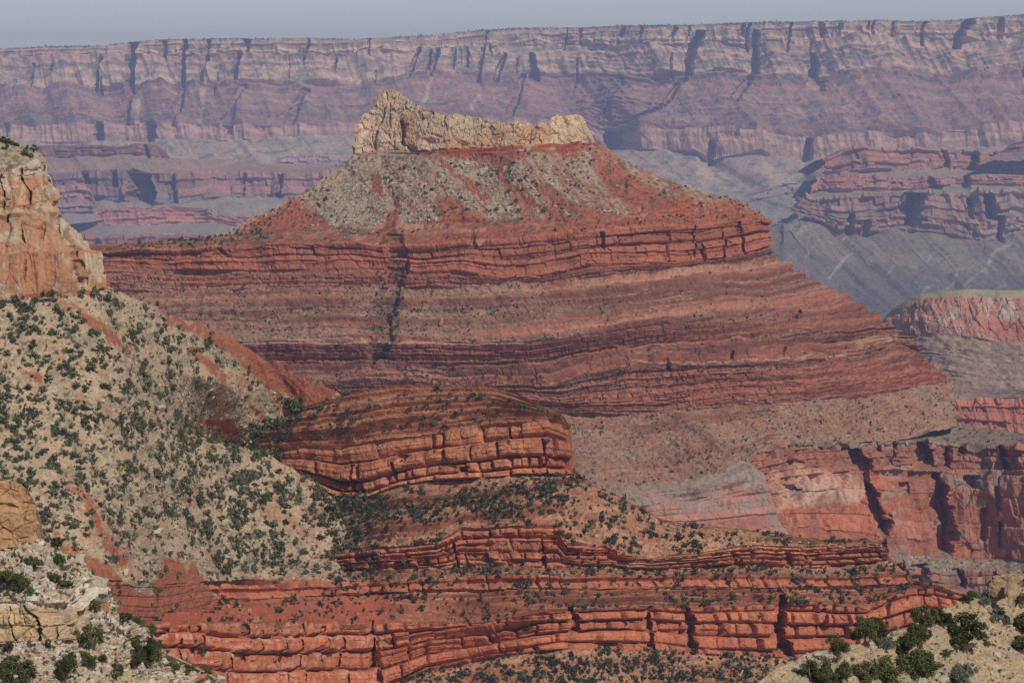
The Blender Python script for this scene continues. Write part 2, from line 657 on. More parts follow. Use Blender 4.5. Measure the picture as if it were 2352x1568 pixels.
    def depth_at(s, px, row):
        """depth of the plain surface at picture positions (coarse map, holes filled from neighbours)"""
        if not hasattr(s, 'zmap'):
            q = 6
            nx, ny = int(2600 / q), int(1800 / q)
            ix = np.clip(((s.GX + 100) / q).astype(int), 0, nx - 1); iy = np.clip((s.GY / q).astype(int), 0, ny - 1)
            sm_ = np.zeros((ny, nx)); ct = np.zeros((ny, nx))
            np.add.at(sm_, (iy, ix), s.P[..., 1]); np.add.at(ct, (iy, ix), 1)
            z = np.where(ct > 0, sm_ / np.maximum(ct, 1), np.nan)
            for _ in range(200):
                m_ = np.isnan(z)
                if not m_.any():
                    break
                pd = np.pad(z, 1, constant_values=np.nan)
                nb = np.stack([pd[:-2, 1:-1], pd[2:, 1:-1], pd[1:-1, :-2], pd[1:-1, 2:]])
                ok = ~np.isnan(nb)
                av = np.where(ok, nb, 0).sum(0) / np.maximum(ok.sum(0), 1)
                z = np.where(m_ & (ok.sum(0) > 0), av, z)
            s.zmap = np.where(np.isnan(z), np.nanmean(z), z)
        q = 6
        ix = np.clip(((np.asarray(px) + 100) / q).astype(int), 0, s.zmap.shape[1] - 1); iy = np.clip((np.asarray(row) / q).astype(int), 0, s.zmap.shape[0] - 1)
        return s.zmap[iy, ix]

    def locate(s):
        if not hasattr(s, 'SX'):
            s.SX, s.SY = project(s.F)
        return s.SX, s.SY

    def at(s, px, row):
        sx, sy = s.locate()
        d = (sx - px) ** 2 + (sy - row) ** 2
        k = np.argmin(d)
        return s.F.reshape(-1, 3)[k]

    def scatter(s, n, dens, rng, full=False):
        """n surface points, chosen evenly over the picture, weighted by dens(px,row)"""
        sx, sy = s.locate()
        a = np.abs(np.gradient(sx, axis=1) * np.gradient(sy, axis=0) - np.gradient(sx, axis=0) * np.gradient(sy, axis=1))
        w = (np.clip(a, 0, 40) * dens(s, sx, sy)).ravel()
        w[~np.isfinite(w)] = 0
        inside = ((sx > -40) & (sx < 2400) & (sy < 1600)).ravel()
        if full:
            n = int(n * min(2.0, w.sum() / max((w * inside).sum(), 1e-9)))
        else:
            w = w * inside
        k = rng.choice(w.size, n, p=w / w.sum())
        return s.F.reshape(-1, 3)[k], sx.ravel()[k], sy.ravel()[k]


def speck(s, size, thr, seed, soft=0.06):
    """small irregular spots (size in frame units)"""
    sy = s.GY * 1.35
    v = 0.7 * vnoise(s.GX / size, sy / size, 0, seed) + 0.3 * vnoise(s.GX / size * 2.3, sy / size * 2.3, 0, seed + 5)
    return smooth(thr, thr + soft, v)


def patch(s, poly, seed=0, wob=8.0):
    wx = s.GX + wob * fbm(s.GX / 22, s.GY / 22, 0, 4, seed + 3) * 1.6
    wy = s.GY + wob * fbm(s.GX / 22, s.GY / 22, 5, 4, seed + 9) * 1.2
    a = inpoly(wx, wy, poly).astype(float)
    fx = 1.3 * wob * (vnoise(s.GX / 5, s.GY / 5, seed, 61) - 0.5); fy = 1.3 * wob * (vnoise(s.GX / 5, s.GY / 5, seed, 62) - 0.5)
    b = inpoly(wx + fx, wy + fy, poly).astype(float)
    fx2 = 3.0 * wob * (vnoise(s.GX / 9, s.GY / 14, seed, 63) - 0.5); fy2 = 3.0 * wob * (vnoise(s.GX / 9, s.GY / 14, seed, 64) - 0.5)
    return 0.25 * a + 0.35 * b + 0.4 * inpoly(wx + fx2, wy + fy2, poly)


def bed_bands(s, w):
    """-1..1 thin bedding bands about w metres thick that follow the strata and come and go along strike"""
    q = s.Q + 0.3 * w * fbm(s.U / (w * 26), 0, s.Q / (w * 30), 3, s.seed + 95)
    b = 0.55 * (vnoise(q / w, 3.1, 0, s.seed + 96) * 2 - 1) + 0.45 * (vnoise(q / (w * 0.42), 7.7, 0, s.seed + 97) * 2 - 1)
    b = b + 0.35 * fbm(s.U / (w * 14), q / (w * 1.2), 0, 4, s.seed + 98)
    return np.clip(b * 1.5, -1, 1)


def layer_color(s, cols, bedvar=0.22, blkvar=0.12):
    """base colour for each interval, varied by bed and block"""
    c = np.array([cols[min(i, len(cols) - 1)] for i in s.IV], float)[:, None, :] * np.ones(s.GX.shape)[..., None]
    k = 1 + bedvar * s.bed + blkvar * (s.blk * 2 - 1)
    c = c * k[..., None]
    n = fbm(s.GX / 60, s.GY / 25, 3, 4, s.seed + 90)
    c = c * (1 + 0.16 * n)[..., None]
    return c

# ------------------------------------------------------------------ palette (albedo)
CREAM = (0.50, 0.42, 0.33)
PALE = (0.47, 0.40, 0.31)
TAN = (0.47, 0.30, 0.18)
ORANGE = (0.46, 0.24, 0.13)
RED = (0.34, 0.12, 0.07)
REDL = (0.42, 0.17, 0.10)
REDD = (0.24, 0.065, 0.04)
SOIL = (0.36, 0.155, 0.095)
GREYT = (0.31, 0.25, 0.20)
VEG = (0.07, 0.08, 0.045)
DARK = (0.11, 0.055, 0.04)


def dens_poly(polys):
    def f(s, sx, sy):
        d = np.zeros(sx.shape)
        for p, w in polys:
            d = np.where(inpoly(sx, sy, p), w, d)
        return d
    return f


# ------------------------------------------------------------------ ground far below everything
g = 1330.0
gx = np.linspace(-40000, 40000, 81); gy = np.linspace(-2000, 24000, 40)
GXX, GYY = np.meshgrid(gx, gy)
V = np.stack([GXX, GYY, np.full(GXX.shape, -g)], -1).reshape(-1, 3)
idx = np.arange(V.shape[0]).reshape(GXX.shape)
Fq = np.stack([idx[:-1, :-1], idx[:-1, 1:], idx[1:, 1:], idx[1:, :-1]], -1).reshape(-1, 4)
M_ground = rock_material('canyon_floor_soil', 60, 0.3, 0.3)
ground = link('ground', mesh_from('ground', V, Fq, M_ground, np.tile([0.24, 0.17, 0.13], (len(V), 1))))
tag(ground, 'bare brown canyon floor far below all the cliffs', 'ground', kind='structure')

# ------------------------------------------------------------------ A: the far rim, 12-14 km away
skyA = [(-40, 113), (0, 112), (130, 107), (245, 105), (255, 103), (300, 97), (375, 92), (415, 90), (475, 90), (550, 89), (580, 90), (650, 88), (725, 87), (820, 90), (875, 87), (1000, 81), (1060, 74), (1176, 65), (1336, 64), (1416, 60), (1601, 57), (1726, 52), (1900, 49), (2001, 48), (2030, 46), (2045, 49), (2100, 50), (2200, 47), (2260, 41), (2352, 36), (2420, 33)]
A1 = [(-40, 134), (0, 132), (250, 128), (550, 127), (820, 122), (1000, 118), (1176, 108), (1500, 107), (1700, 105), (1950, 92), (2176, 90), (2420, 84)]
A2 = [(-40, 204), (150, 203), (300, 197), (615, 189), (820, 187), (1176, 170), (1426, 169), (1566, 174), (1676, 165), (1926, 167), (2176, 155), (2420, 140)]
A3 = [(-40, 288), (200, 287), (360, 285), (550, 285), (800, 282), (1340, 283), (1380, 298), (1416, 298), (1626, 307), (1726, 306), (1876, 311), (2026, 303), (2200, 292), (2420, 280)]
A4 = [(-40, 326), (225, 330), (350, 328), (450, 325), (650, 320), (800, 315), (1000, 318), (1340, 325), (1400, 342), (1600, 350), (1640, 372), (1750, 346), (1850, 378), (1900, 352), (2100, 347), (2420, 342)]
A5 = [(-40, 400), (430, 392), (800, 400), (1400, 420), (1700, 440), (2420, 420)]
A6 = [(-40, 600), (800, 600), (1500, 540), (1900, 520), (2420, 500)]
ivA = [
    dict(T=2.2, beds=[dict(th=(16, 40), ratio=(1, 4), amp=7, bamp=9, crack=7, cw=5, jprob=0.3)], fbm=[(90, 520, 5), (14, 50, 3)], col=[(30, 170, 0.1, 3), (16, 60, 0, 3)]),
    dict(T=1.15, stairs=[dict(th=(20, 60), c=0.4, k=0.3, lat=0.45)], fbm=[(90, 520, 5), (16, 60, 3)], col=[(40, 300, 0.1, 3), (20, 90, 0.1, 3)]),
    dict(T=0.72, stairs=[dict(th=(12, 40), c=0.4, k=0.3, lat=0.4)], fbm=[(90, 520, 5), (14, 60, 3)], col=[(55, 420, 0.1, 3), (14, 110, 0.1, 3)]),
    dict(T=3.0, fbm=[(90, 520, 5), (14, 60, 3)], col=[(30, 150, 0, 5), (10, 45, 0, 5)]),
    dict(T=0.36, fbm=[(25, 300, 5), (8, 60, 3)], col=[(36, 300, 0.3, 3), (10, 80, 0.3, 3)], stairs=[dict(th=(14, 50), c=0.3, k=0.15, lat=0.6)]),
    dict(T=0.25, fbm=[(20, 400, 4)], n=50),
]
carveA = []
for (pts, dep) in [
    ([(100, 308, 10), (150, 302, 13), (200, 294, 10)], 150), ([(98, 382, 8), (130, 378, 8)], 70), ([(95, 424, 7), (200, 417, 9)], 110),
    ([(95, 480, 5), (140, 470, 7), (195, 455, 6)], 60), ([(92, 567, 12), (122, 566, 10)], 90), ([(125, 548, 7), (190, 537, 9)], 90),
    ([(140, 230, 5), (205, 218, 7)], 60), ([(150, 75, 5), (205, 66, 6)], 50),
    ([(75, 1612, 12), (105, 1600, 13), (140, 1590, 14), (175, 1580, 10)], 190), ([(75, 1740, 8), (120, 1733, 11), (165, 1728, 10)], 140),
    ([(130, 1222, 9), (180, 1224, 13)], 120), ([(68, 1330, 5), (105, 1334, 6)], 50), ([(66, 1430, 5), (100, 1428, 6)], 50),
    ([(65, 1550, 6), (92, 1547, 8)], 60), ([(62, 1475, 5), (105, 1474, 6)], 50), ([(60, 1708, 5), (85, 1706, 6)], 50), ([(55, 1890, 7), (85, 1893, 7)], 70), ([(58, 1935, 6), (85, 1930, 6)], 60),
    ([(115, 1868, 9), (150, 1866, 12), (175, 1872, 14)], 120), ([(182, 1880, 22), (205, 1876, 24)], 70),
    ([(50, 2230, 16), (75, 2212, 13), (100, 2195, 10)], 110), ([(45, 2302, 7), (85, 2298, 8)], 70),
    ([(115, 1005, 6), (185, 985, 9)], 90), ([(118, 1110, 5), (185, 1095, 7)], 70), ([(125, 1160, 5), (180, 1140, 8)], 80), ([(110, 960, 5), (185, 935, 7)], 80),
    ([(290, 228, 14), (330, 226, 12)], 130), ([(287, 346, 13), (328, 345, 14)], 150), ([(288, 15, 7), (325, 15, 7)], 60), ([(286, 520, 14), (305, 522, 12)], 50),
    ([(296, 1405, 22), (342, 1395, 16)], 170), ([(330, 1642, 9), (372, 1638, 10)], 90), ([(318, 1862, 10), (350, 1858, 12), (378, 1850, 11)], 150), ([(308, 1680, 24), (322, 1680, 22)], 50),
    ([(200, 560, 9), (280, 520, 14)], 60), ([(200, 700, 10), (282, 660, 16)], 60), ([(195, 300, 9), (285, 280, 14)], 60), ([(195, 430, 9), (285, 390, 14)], 60), ([(175, 1200, 8), (275, 1170, 14)], 60),
    ([(178, 1575, 8), (230, 1530, 10), (285, 1460, 12)], 80), ([(178, 1430, 8), (270, 1390, 12)], 50), ([(172, 1720, 8), (240, 1690, 12)], 60),
]:
    carveA.append((pts, dep))
rng = np.random.RandomState(3)
for k in range(36):
    x = rng.uniform(-20, 2380); r = np.interp(x, [p[0] for p in skyA], [p[1] for p in skyA])
    h = rng.uniform(18, 60); o = rng.choice([5, 40, 75])
    carveA.append(([(r + o, x, rng.uniform(2, 4)), (r + o + h, x - h * 0.15, rng.uniform(2.5, 5))], rng.uniform(20, 70)))
A = Sheet([skyA, A1, A2, A3, A4, A5, A6], ivA, 3, [(-40, 12900), (600, 12700), (1200, 12700), (1360, 12750), (1420, 12350), (1800, 12000), (2420, 11700)],
          step=2.6, mode='clip', seed=11, carve=carveA, back=[(1.02, -4), (1.3, -230), (2.6, -900)], wrap=False, strike=0.3, topfade=30)
A.ext_top = []
for f, dz in ((1.004, 6), (1.03, 10), (1.25, 20), (1.7, 40)):
    t = A.F[0].copy(); t[:, 1] *= f; t[:, 0] *= 1 + (f - 1) * 0.6; t[:, 2] = A.F[0][:, 2] + np.interp(A.GX[0], [0, 1000, 1900, 2100, 2400], [0, 0, 0.2, 1.0, 2.2]) * min(1, (f - 1) * 8) * 22 + dz * 0.3
    A.ext_top.append(t)


def paintA(s):
    c = layer_color(s, [(0.50, 0.34, 0.21), (0.45, 0.305, 0.20), (0.33, 0.18, 0.125), (0.47, 0.28, 0.19), (0.40, 0.30, 0.205), (0.34, 0.27, 0.19)], 0.12, 0.1)
    iv = s.IV[:, None] + 0 * s.GX
    wash = (0.5 + 0.5 * fbm(s.U / 380, s.Q / 60, 0, 4, 5))
    c = mixc(c, (0.40, 0.21, 0.17), (iv == 1) * smooth(0.5, 0.8, wash) * 0.5)
    c = mixc(c, (0.40, 0.27, 0.22), (iv == 2) * smooth(0.62, 0.8, wash) * 0.6)
    c = mixc(c, (0.36, 0.19, 0.16), (iv == 3) * smooth(0.5, 0.7, wash) * 0.7)
    bb = bed_bands(s, 26.0)
    c = c * (1 + np.where(iv <= 3, 0.22, 0.06) * bb)[..., None]
    # scrub on ledges, thicker on gentle ground
    v = fbm(s.GX / 26 + 0.02 * s.GY, s.GY / 9, 1, 5, 8) + 0.25 * fbm(s.GX / 6, s.GY / 4, 2, 3, 9)
    amt = np.choose(np.clip(s.IV, 0, 5), [0.12, 0.20, 0.05, -0.05, 0.1, 0.1])[:, None] + 0 * s.GX
    c = mixc(c, (0.14, 0.15, 0.11), smooth(0.05, 0.35, v + amt - 0.12) * 0.62)
    rim = smooth(7, 0, s.GY - np.interp(s.GX, [p[0] for p in skyA], [p[1] for p in skyA]))
    c = mixc(c, (0.10, 0.12, 0.08), rim * smooth(-0.2, 0.3, fbm(s.GX / 14, s.GY / 5, 2, 3, 31)) * 0.8)
    for poly in ([(318, 195), (335, 160), (328, 165), (312, 197)], [(325, 205), (335, 200), (318, 260), (322, 285), (310, 285), (308, 262)], [(465, 200), (475, 198), (460, 280), (452, 282)], [(985, 195), (995, 193), (978, 240), (970, 240)], [(1098, 225), (1108, 222), (1086, 262), (1078, 262)]):
        c = mixc(c, (0.50, 0.38, 0.31), patch(s, poly, 3, 3) * 0.7)
    return c * np.array([1.14, 1.10, 1.0])


A.paint(paintA)
M_far = rock_material('far_wall_rock', 22, 0.5, 0.30, bumpdist=8)
canyon = empty('canyon_wall', (0, 12900, -300))
tag(canyon, 'distant hazy banded canyon wall stretching across the whole horizon', 'canyon wall', kind='structure')
A.build([('rim_cliff', 0, 0), ('pale_cliff', 1, 1), ('red_slope', 2, 2), ('lower_cliff', 3, 3), ('foot_slope', 4, 5)], M_far, canyon)

# ------------------------------------------------------------------ B: promontory in the hazy middle distance on the right
B0 = [(1905, 368), (1946, 346), (2040, 344), (2126, 341), (2226, 348), (2276, 352), (2352, 352), (2420, 350)]
B1_ = [(1894, 403), (1946, 398), (2100, 392), (2200, 390), (2300, 392), (2420, 388)]
B2_ = [(1886, 410), (1946, 406), (2100, 406), (2240, 408), (2352, 406), (2420, 404)]
B3_ = [(1864, 440), (1946, 442), (2120, 436), (2200, 424), (2352, 428), (2420, 428)]
B4_ = [(1850, 462), (1946, 455), (2060, 450), (2116, 446), (2250, 442), (2420, 440)]
B5_ = [(1838, 500), (1890, 520), (1926, 545), (2000, 537), (2060, 530), (2130, 535), (2180, 540), (2260, 560), (2330, 540), (2420, 540)]
B6_ = [(1800, 520), (1830, 560), (1860, 590), (1960, 612), (2100, 620), (2420, 640)]
B7_ = [(1560, 540), (1640, 640), (1740, 700), (1900, 760), (2040, 790), (2420, 800)]
ivB = [
    dict(T=2.0, beds=[dict(th=(12, 26), ratio=(2, 5), amp=9, bamp=10, crack=8, cw=4)], fbm=[(30, 200, 4)], col=[(30, 140, 0, 6)]),
    dict(T=0.3, fbm=[(6, 100, 4)]),
    dict(T=2.2, beds=[dict(th=(10, 24), ratio=(2, 5), amp=6, bamp=8, crack=7, cw=4)], fbm=[(24, 160, 4)], col=[(24, 120, 0, 6)]),
    dict(T=0.3, fbm=[(6, 100, 4)]),
    dict(T=2.6, beds=[dict(th=(14, 34), ratio=(1, 4), amp=8, bamp=12, crack=9, cw=4)], fbm=[(40, 200, 4)], col=[(36, 110, 0, 8)]),
    dict(T=0.33, stairs=[dict(th=(8, 30), c=0.3, k=0.2, lat=0.62)], fbm=[(10, 120, 5), (4, 20, 3)], col=[(22, 170, -0.5, 3), (9, 50, -0.5, 3)]),
    dict(T=0.22, stairs=[dict(th=(8, 34), c=0.3, k=0.16, lat=0.66)], fbm=[(10, 160, 5), (4, 20, 3)], col=[(22, 210, -0.8, 3), (9, 55, -0.8, 3)]),
]
carveB = [([(448, 2110, 16), (480, 2098, 26), (525, 2090, 16)], 150), ([(446, 2085, 14), (490, 2070, 16)], 70), ([(450, 2272, 14), (500, 2282, 16)], 110),
          ([(455, 2232, 7), (500, 2230, 8)], 60), ([(500, 2302, 8), (555, 2296, 10)], 90), ([(495, 1958, 8), (535, 1950, 10)], 60), ([(512, 1990, 7), (536, 1988, 8)], 50),
          ([(408, 2222, 10), (436, 2220, 12)], 90), ([(358, 2240, 10), (392, 2232, 14)], 80), ([(345, 2170, 7), (385, 2176, 8)], 50), ([(410, 2140, 10), (434, 2150, 20)], 50)]
B = Sheet([B0, B1_, B2_, B3_, B4_, B5_, B6_, B7_], ivB, 4, [(1500, 8400), (1850, 8450), (1950, 8400), (2120, 8480), (2250, 8420), (2420, 8560)],
          step=2.6, mode='clip', x0=1500, x1=2420, seed=23, carve=carveB, back=[(1.01, 2), (1.06, 10), (1.2, 60)], strike=0.4)


def paintB(s):
    X, Y = s.GX, s.GY
    c = layer_color(s, [(0.40, 0.19, 0.12), (0.33, 0.25, 0.17), (0.44, 0.20, 0.13), (0.30, 0.24, 0.16), (0.33, 0.19, 0.13), (0.25, 0.19, 0.125), (0.19, 0.145, 0.10)], 0.12, 0.12)
    iv = s.IV[:, None] + 0 * s.GX
    q = fbm((s.GX + 0.9 * s.GY) / 16 + 0.8 * fbm(s.GX / 40, s.GY / 40, 5, 3, 13), (s.GX - s.GY) / 110, 0, 4, 4)
    c = mixc(c, (0.45, 0.39, 0.32), (iv >= 5) * smooth(0.25, 0.55, q) * 0.7)
    c = mixc(c, (0.17, 0.16, 0.13), (iv >= 5) * smooth(0.1, 0.5, fbm(s.GX / 50, s.GY / 20, 2, 4, 6)) * 0.4)
    c = mixc(c, (0.13, 0.11, 0.095), (iv >= 5) * smooth(600, 720, Y) * 0.75)
    c = mixc(c, (0.15, 0.125, 0.10), (iv >= 5) * smooth(0.1, 0.45, fbm(X / 28, Y / 16, 7, 5, 15)) * 0.5)
    c = mixc(c, (0.40, 0.30, 0.27), (iv == 4) * smooth(2250, 2300, s.GX) * 0.5)
    c = mixc(c, (0.16, 0.15, 0.12), smooth(0.2, 0.45, fbm(s.GX / 20, s.GY / 7, 2, 4, 7)) * 0.45)
    return c


B.paint(paintB)
M_mid = rock_material('middle_distance_rock', 12, 0.5, 0.3, bumpdist=5)
prom = empty('promontory', (4200, 8400, -700))
tag(prom, 'hazy stepped mesa spur with shadowed cliffs above bare grey slopes right of the butte', 'mesa', kind='structure')
B.build([('upper_cliff', 0, 0), ('upper_bench', 1, 1), ('middle_cliff', 2, 2), ('middle_bench', 3, 3), ('lower_cliff', 4, 4), ('gullied_slope', 5, 6)], M_mid, prom)

# thin ledges stepping down west of the promontory
Bl0 = [(1726, 443), (1760, 432), (1800, 418), (1850, 414), (1900, 406), (1960, 408)]
Bl1 = [(1722, 452), (1800, 430), (1900, 424), (1960, 425)]
Bl2 = [(1715, 462), (1800, 444), (1900, 440), (1960, 440)]
Bl3 = [(1712, 468), (1800, 452), (1900, 450), (1960, 450)]
Bl4 = [(1640, 470), (1760, 520), (1850, 520), (1960, 520)]
BL = Sheet([Bl0, Bl1, Bl2, Bl3, Bl4], [dict(T=1.6, beds=[dict(th=(8, 16), ratio=(4, 9), amp=8, bamp=6, crack=7, cw=4)]), dict(T=0.5, beds=[dict(th=(8, 16), ratio=(4, 9), amp=8, bamp=6, crack=7, cw=4)]), dict(T=1.6, beds=[dict(th=(8, 16), ratio=(4, 9), amp=8, bamp=6, crack=7, cw=4)]), dict(T=0.3, fbm=[(8, 100, 4)], col=[(20, 120, 0, 4)])],
           0, [(0, 8800), (2400, 8800)], step=2.6, mode='clip', seed=29, back=[(1.01, 1), (1.06, 12)])
BL.paint(lambda s: layer_color(s, [(0.34, 0.25, 0.21), (0.28, 0.23, 0.19), (0.32, 0.24, 0.20), (0.30, 0.26, 0.21)], 0.25, 0.15))
tr = empty('terrace', (3000, 8800, -800))
tag(tr, 'low hazy ledges stepping down to the grey valley floor beyond the butte', 'rock terrace', kind='structure')
BL.build([('upper_ledges', 0, 1), ('lower_ledges', 2, 2), ('slope', 3, 3)], M_mid, tr)

# a small dark knoll standing on the right end of the promontory
k0 = [(2300, 346), (2318, 338), (2330, 328), (2352, 324), (2420, 322)]
k1 = [(2296, 350), (2318, 346), (2420, 346)]
k2 = [(2240, 374), (2290, 368), (2330, 366), (2420, 366)]
KN = Sheet([k0, k1, k2], [dict(T=2, beds=[dict(th=(8, 16), ratio=(2, 5), amp=6, bamp=6, crack=6, cw=4)]), dict(T=0.55, fbm=[(12, 100, 4)], col=[(16, 90, 0, 4)])],
           1, [(0, 8560), (2420, 8600)], step=2.6, mode='clip', seed=31, back=[(1.02, 10), (1.08, 60)])
KN.paint(lambda s: layer_color(s, [(0.24, 0.12, 0.10), (0.27, 0.16, 0.13)], 0.3, 0.15))
kn = empty('knoll', (4300, 8200, -300))
tag(kn, 'dark red hazy knoll on top of the mesa spur at the picture edge', 'hill', kind='structure')
KN.build([('cap_ledge', 0, 0), ('slope', 1, 1)], M_mid, kn)

# ------------------------------------------------------------------ C: mesa in the hazy middle distance on the left
C0 = [(60, 338), (100, 334), (130, 332), (200, 334), (270, 335), (300, 332), (330, 330), (355, 333), (366, 345), (371, 360)]
C1 = [(40, 368), (100, 362), (200, 358), (300, 355), (340, 357), (372, 364)]
C2 = [(20, 404), (110, 398), (200, 393), (300, 394), (360, 398), (400, 388), (440, 394), (470, 391), (520, 380), (575, 368), (612, 380), (650, 386), (800, 386), (860, 388)]
C2b = [(20, 412), (110, 402), (200, 398), (300, 398), (395, 398), (430, 396), (470, 400), (575, 396), (650, 398), (860, 400)]
C3 = [(20, 470), (175, 462), (250, 464), (330, 466), (405, 470), (425, 468), (480, 456), (600, 455), (740, 462), (860, 470)]
C4 = [(20, 492), (170, 488), (300, 478), (420, 476), (484, 478), (500, 492), (600, 500), (740, 510), (860, 520)]
C5 = [(20, 520), (170, 522), (300, 518), (440, 516), (500, 512), (526, 518), (700, 560), (860, 570)]
C6 = [(20, 545), (190, 548), (300, 540), (400, 538), (480, 540), (540, 548), (700, 580), (860, 590)]
C7 = [(20, 640), (200, 640), (860, 640)]
ivC = [
    dict(T=2.4, beds=[dict(th=(9, 22), ratio=(2, 6), amp=8, bamp=8, crack=7, cw=4)], fbm=[(14, 120, 3)], col=[(14, 80, 0, 6)]),
    dict(T=0.55, fbm=[(6, 90, 4)], col=[(12, 80, 0.4, 4)]),
    dict(T=0.35, fbm=[(4, 90, 4)]),
    dict(T=3.2, beds=[dict(th=(20, 50), ratio=(1, 3), amp=7, bamp=12, crack=9, cw=4)], fbm=[(40, 200, 4)], col=[(36, 110, 0, 8)]),
    dict(T=0.35, fbm=[(8, 110, 4)], col=[(16, 110, -0.5, 4)]),
    dict(T=1.6, beds=[dict(th=(8, 18), ratio=(2, 6), amp=5, bamp=7, crack=5, cw=4)], fbm=[(16, 120, 4)], col=[(12, 60, 0, 6)]),
    dict(T=0.25, fbm=[(5, 110, 4)]),
    dict(T=2.4, beds=[dict(th=(14, 34), ratio=(1, 3), amp=6, bamp=9, crack=8, cw=4)], fbm=[(30, 160, 4)], col=[(34, 100, 0, 8)]),
]
carveC = [([(400, 262, 9), (430, 264, 12)], 60), ([(402, 322, 30), (440, 324, 36), (466, 326, 30)], 150), ([(404, 195, 8), (440, 202, 10), (462, 205, 9)], 70),
          ([(408, 398, 5), (465, 404, 7)], 50), ([(335, 338, 5), (362, 340, 6)], 50), ([(402, 640, 8), (455, 636, 10)], 60), ([(402, 560, 5), (450, 556, 6)], 30), ([(555, 220, 5), (600, 222, 5)], 60)]
CS = Sheet([C0, C1, C2, C2b, C3, C4, C5, C6, C7], ivC, 3, [(0, 9500), (200, 9420), (400, 9360), (430, 9450), (500, 9600), (700, 9650), (860, 9700)],
           step=2.6, mode='clip', x0=20, x1=860, seed=37, ext=(70, -460, 9999, 0), carve=carveC, back=[(1.01, 1), (1.04, 12), (1.1, 60)], strike=0.4)


def paintC(s):
    c = layer_color(s, [(0.28, 0.125, 0.085), (0.36, 0.22, 0.145), (0.31, 0.19, 0.12), (0.36, 0.17, 0.115), (0.33, 0.26, 0.18), (0.46, 0.20, 0.135), (0.31, 0.24, 0.165), (0.34, 0.125, 0.085)], 0.2, 0.12)
    iv = s.IV[:, None] + 0 * s.GX
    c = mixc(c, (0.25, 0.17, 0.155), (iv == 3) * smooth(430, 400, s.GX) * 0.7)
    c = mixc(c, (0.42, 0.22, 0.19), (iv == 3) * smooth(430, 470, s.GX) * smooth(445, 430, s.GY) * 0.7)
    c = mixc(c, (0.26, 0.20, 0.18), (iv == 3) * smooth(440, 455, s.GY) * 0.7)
    c = mixc(c, (0.17, 0.16, 0.13), smooth(0.2, 0.45, fbm(s.GX / 24, s.GY / 7, 2, 4, 7)) * 0.4)
    return c


CS.paint(paintC)
ms = empty('mesa', (-2500, 9500, -900))
tag(ms, 'hazy flat topped mesa with a dark shadowed cliff between the tan cliff and the butte', 'mesa', kind='structure')
CS.build([('cap_cliff', 0, 0), ('upper_slope', 1, 2), ('main_cliff', 3, 3), ('bench', 4, 4), ('red_ledge', 5, 5), ('lower_bench', 6, 6), ('lower_cliff', 7, 7)], M_mid, ms)

# rounded red buttress in front of it, and the small pale mesa behind the saddle
q0 = [(200, 432), (232, 420), (280, 417), (345, 420), (375, 428), (395, 442), (405, 455)]
q0 = [(150, 430), (170, 420), (232, 415), (290, 414), (340, 418), (360, 432), (378, 460), (386, 486)]
q0 = [(60, 446), (100, 430), (180, 420), (200, 425), (212, 440), (220, 468), (222, 482)]
q1 = [(60, 490), (140, 492), (222, 488)]
q2 = [(40, 520), (140, 520), (240, 505)]
BU = Sheet([q0, q1, q2], [dict(T=3, beds=[dict(th=(10, 26), ratio=(1, 3), amp=6, bamp=9, crack=7, cw=4)], fbm=[(20, 120, 4)], col=[(18, 70, 0, 7)]), dict(T=0.35, fbm=[(6, 80, 4)])],
           0, [(0, 9300), (150, 9150), (225, 9350)], step=2.6, mode='clip', seed=41, back=[(1.005, 0), (1.03, 14)])
BU.paint(lambda s: mixc(layer_color(s, [(0.42, 0.22, 0.18), (0.29, 0.24, 0.2)], 0.2, 0.12), (0.3, 0.22, 0.19), smooth(455, 470, s.GY) * 0.8))
bu = empty('buttress', (-1900, 9200, -800))
tag(bu, 'pinkish hazy rock buttress at the foot of the flat topped mesa', 'rock buttress', kind='structure')
BU.build([('cliff', 0, 0), ('foot_slope', 1, 1)], M_mid, bu)
p0 = [(640, 372), (652, 360), (668, 356), (720, 355), (760, 358), (784, 362), (860, 362)]
p1 = [(630, 388), (700, 384), (860, 384)]
p2 = [(560, 420), (700, 420), (860, 420)]
PB = Sheet([p0, p1, p2], [dict(T=1.8, beds=[dict(th=(10, 22), ratio=(2, 6), amp=8, bamp=8, crack=7, cw=5)], col=[(16, 90, 0, 6)]), dict(T=0.4, fbm=[(8, 90, 4)])],
           0, [(0, 10600), (860, 10600)], step=2.6, mode='clip', seed=43, back=[(1.02, 3), (1.06, 20)])
PB.paint(lambda s: layer_color(s, [(0.40, 0.27, 0.23), (0.36, 0.25, 0.2)], 0.22, 0.12))
pb = empty('mesa', (-2000, 10600, -900))
tag(pb, 'small pale hazy mesa just left of the butte with the pointed cap', 'mesa', kind='structure')
PB.build([('cliff', 0, 0), ('slope', 1, 1)], M_mid, pb)

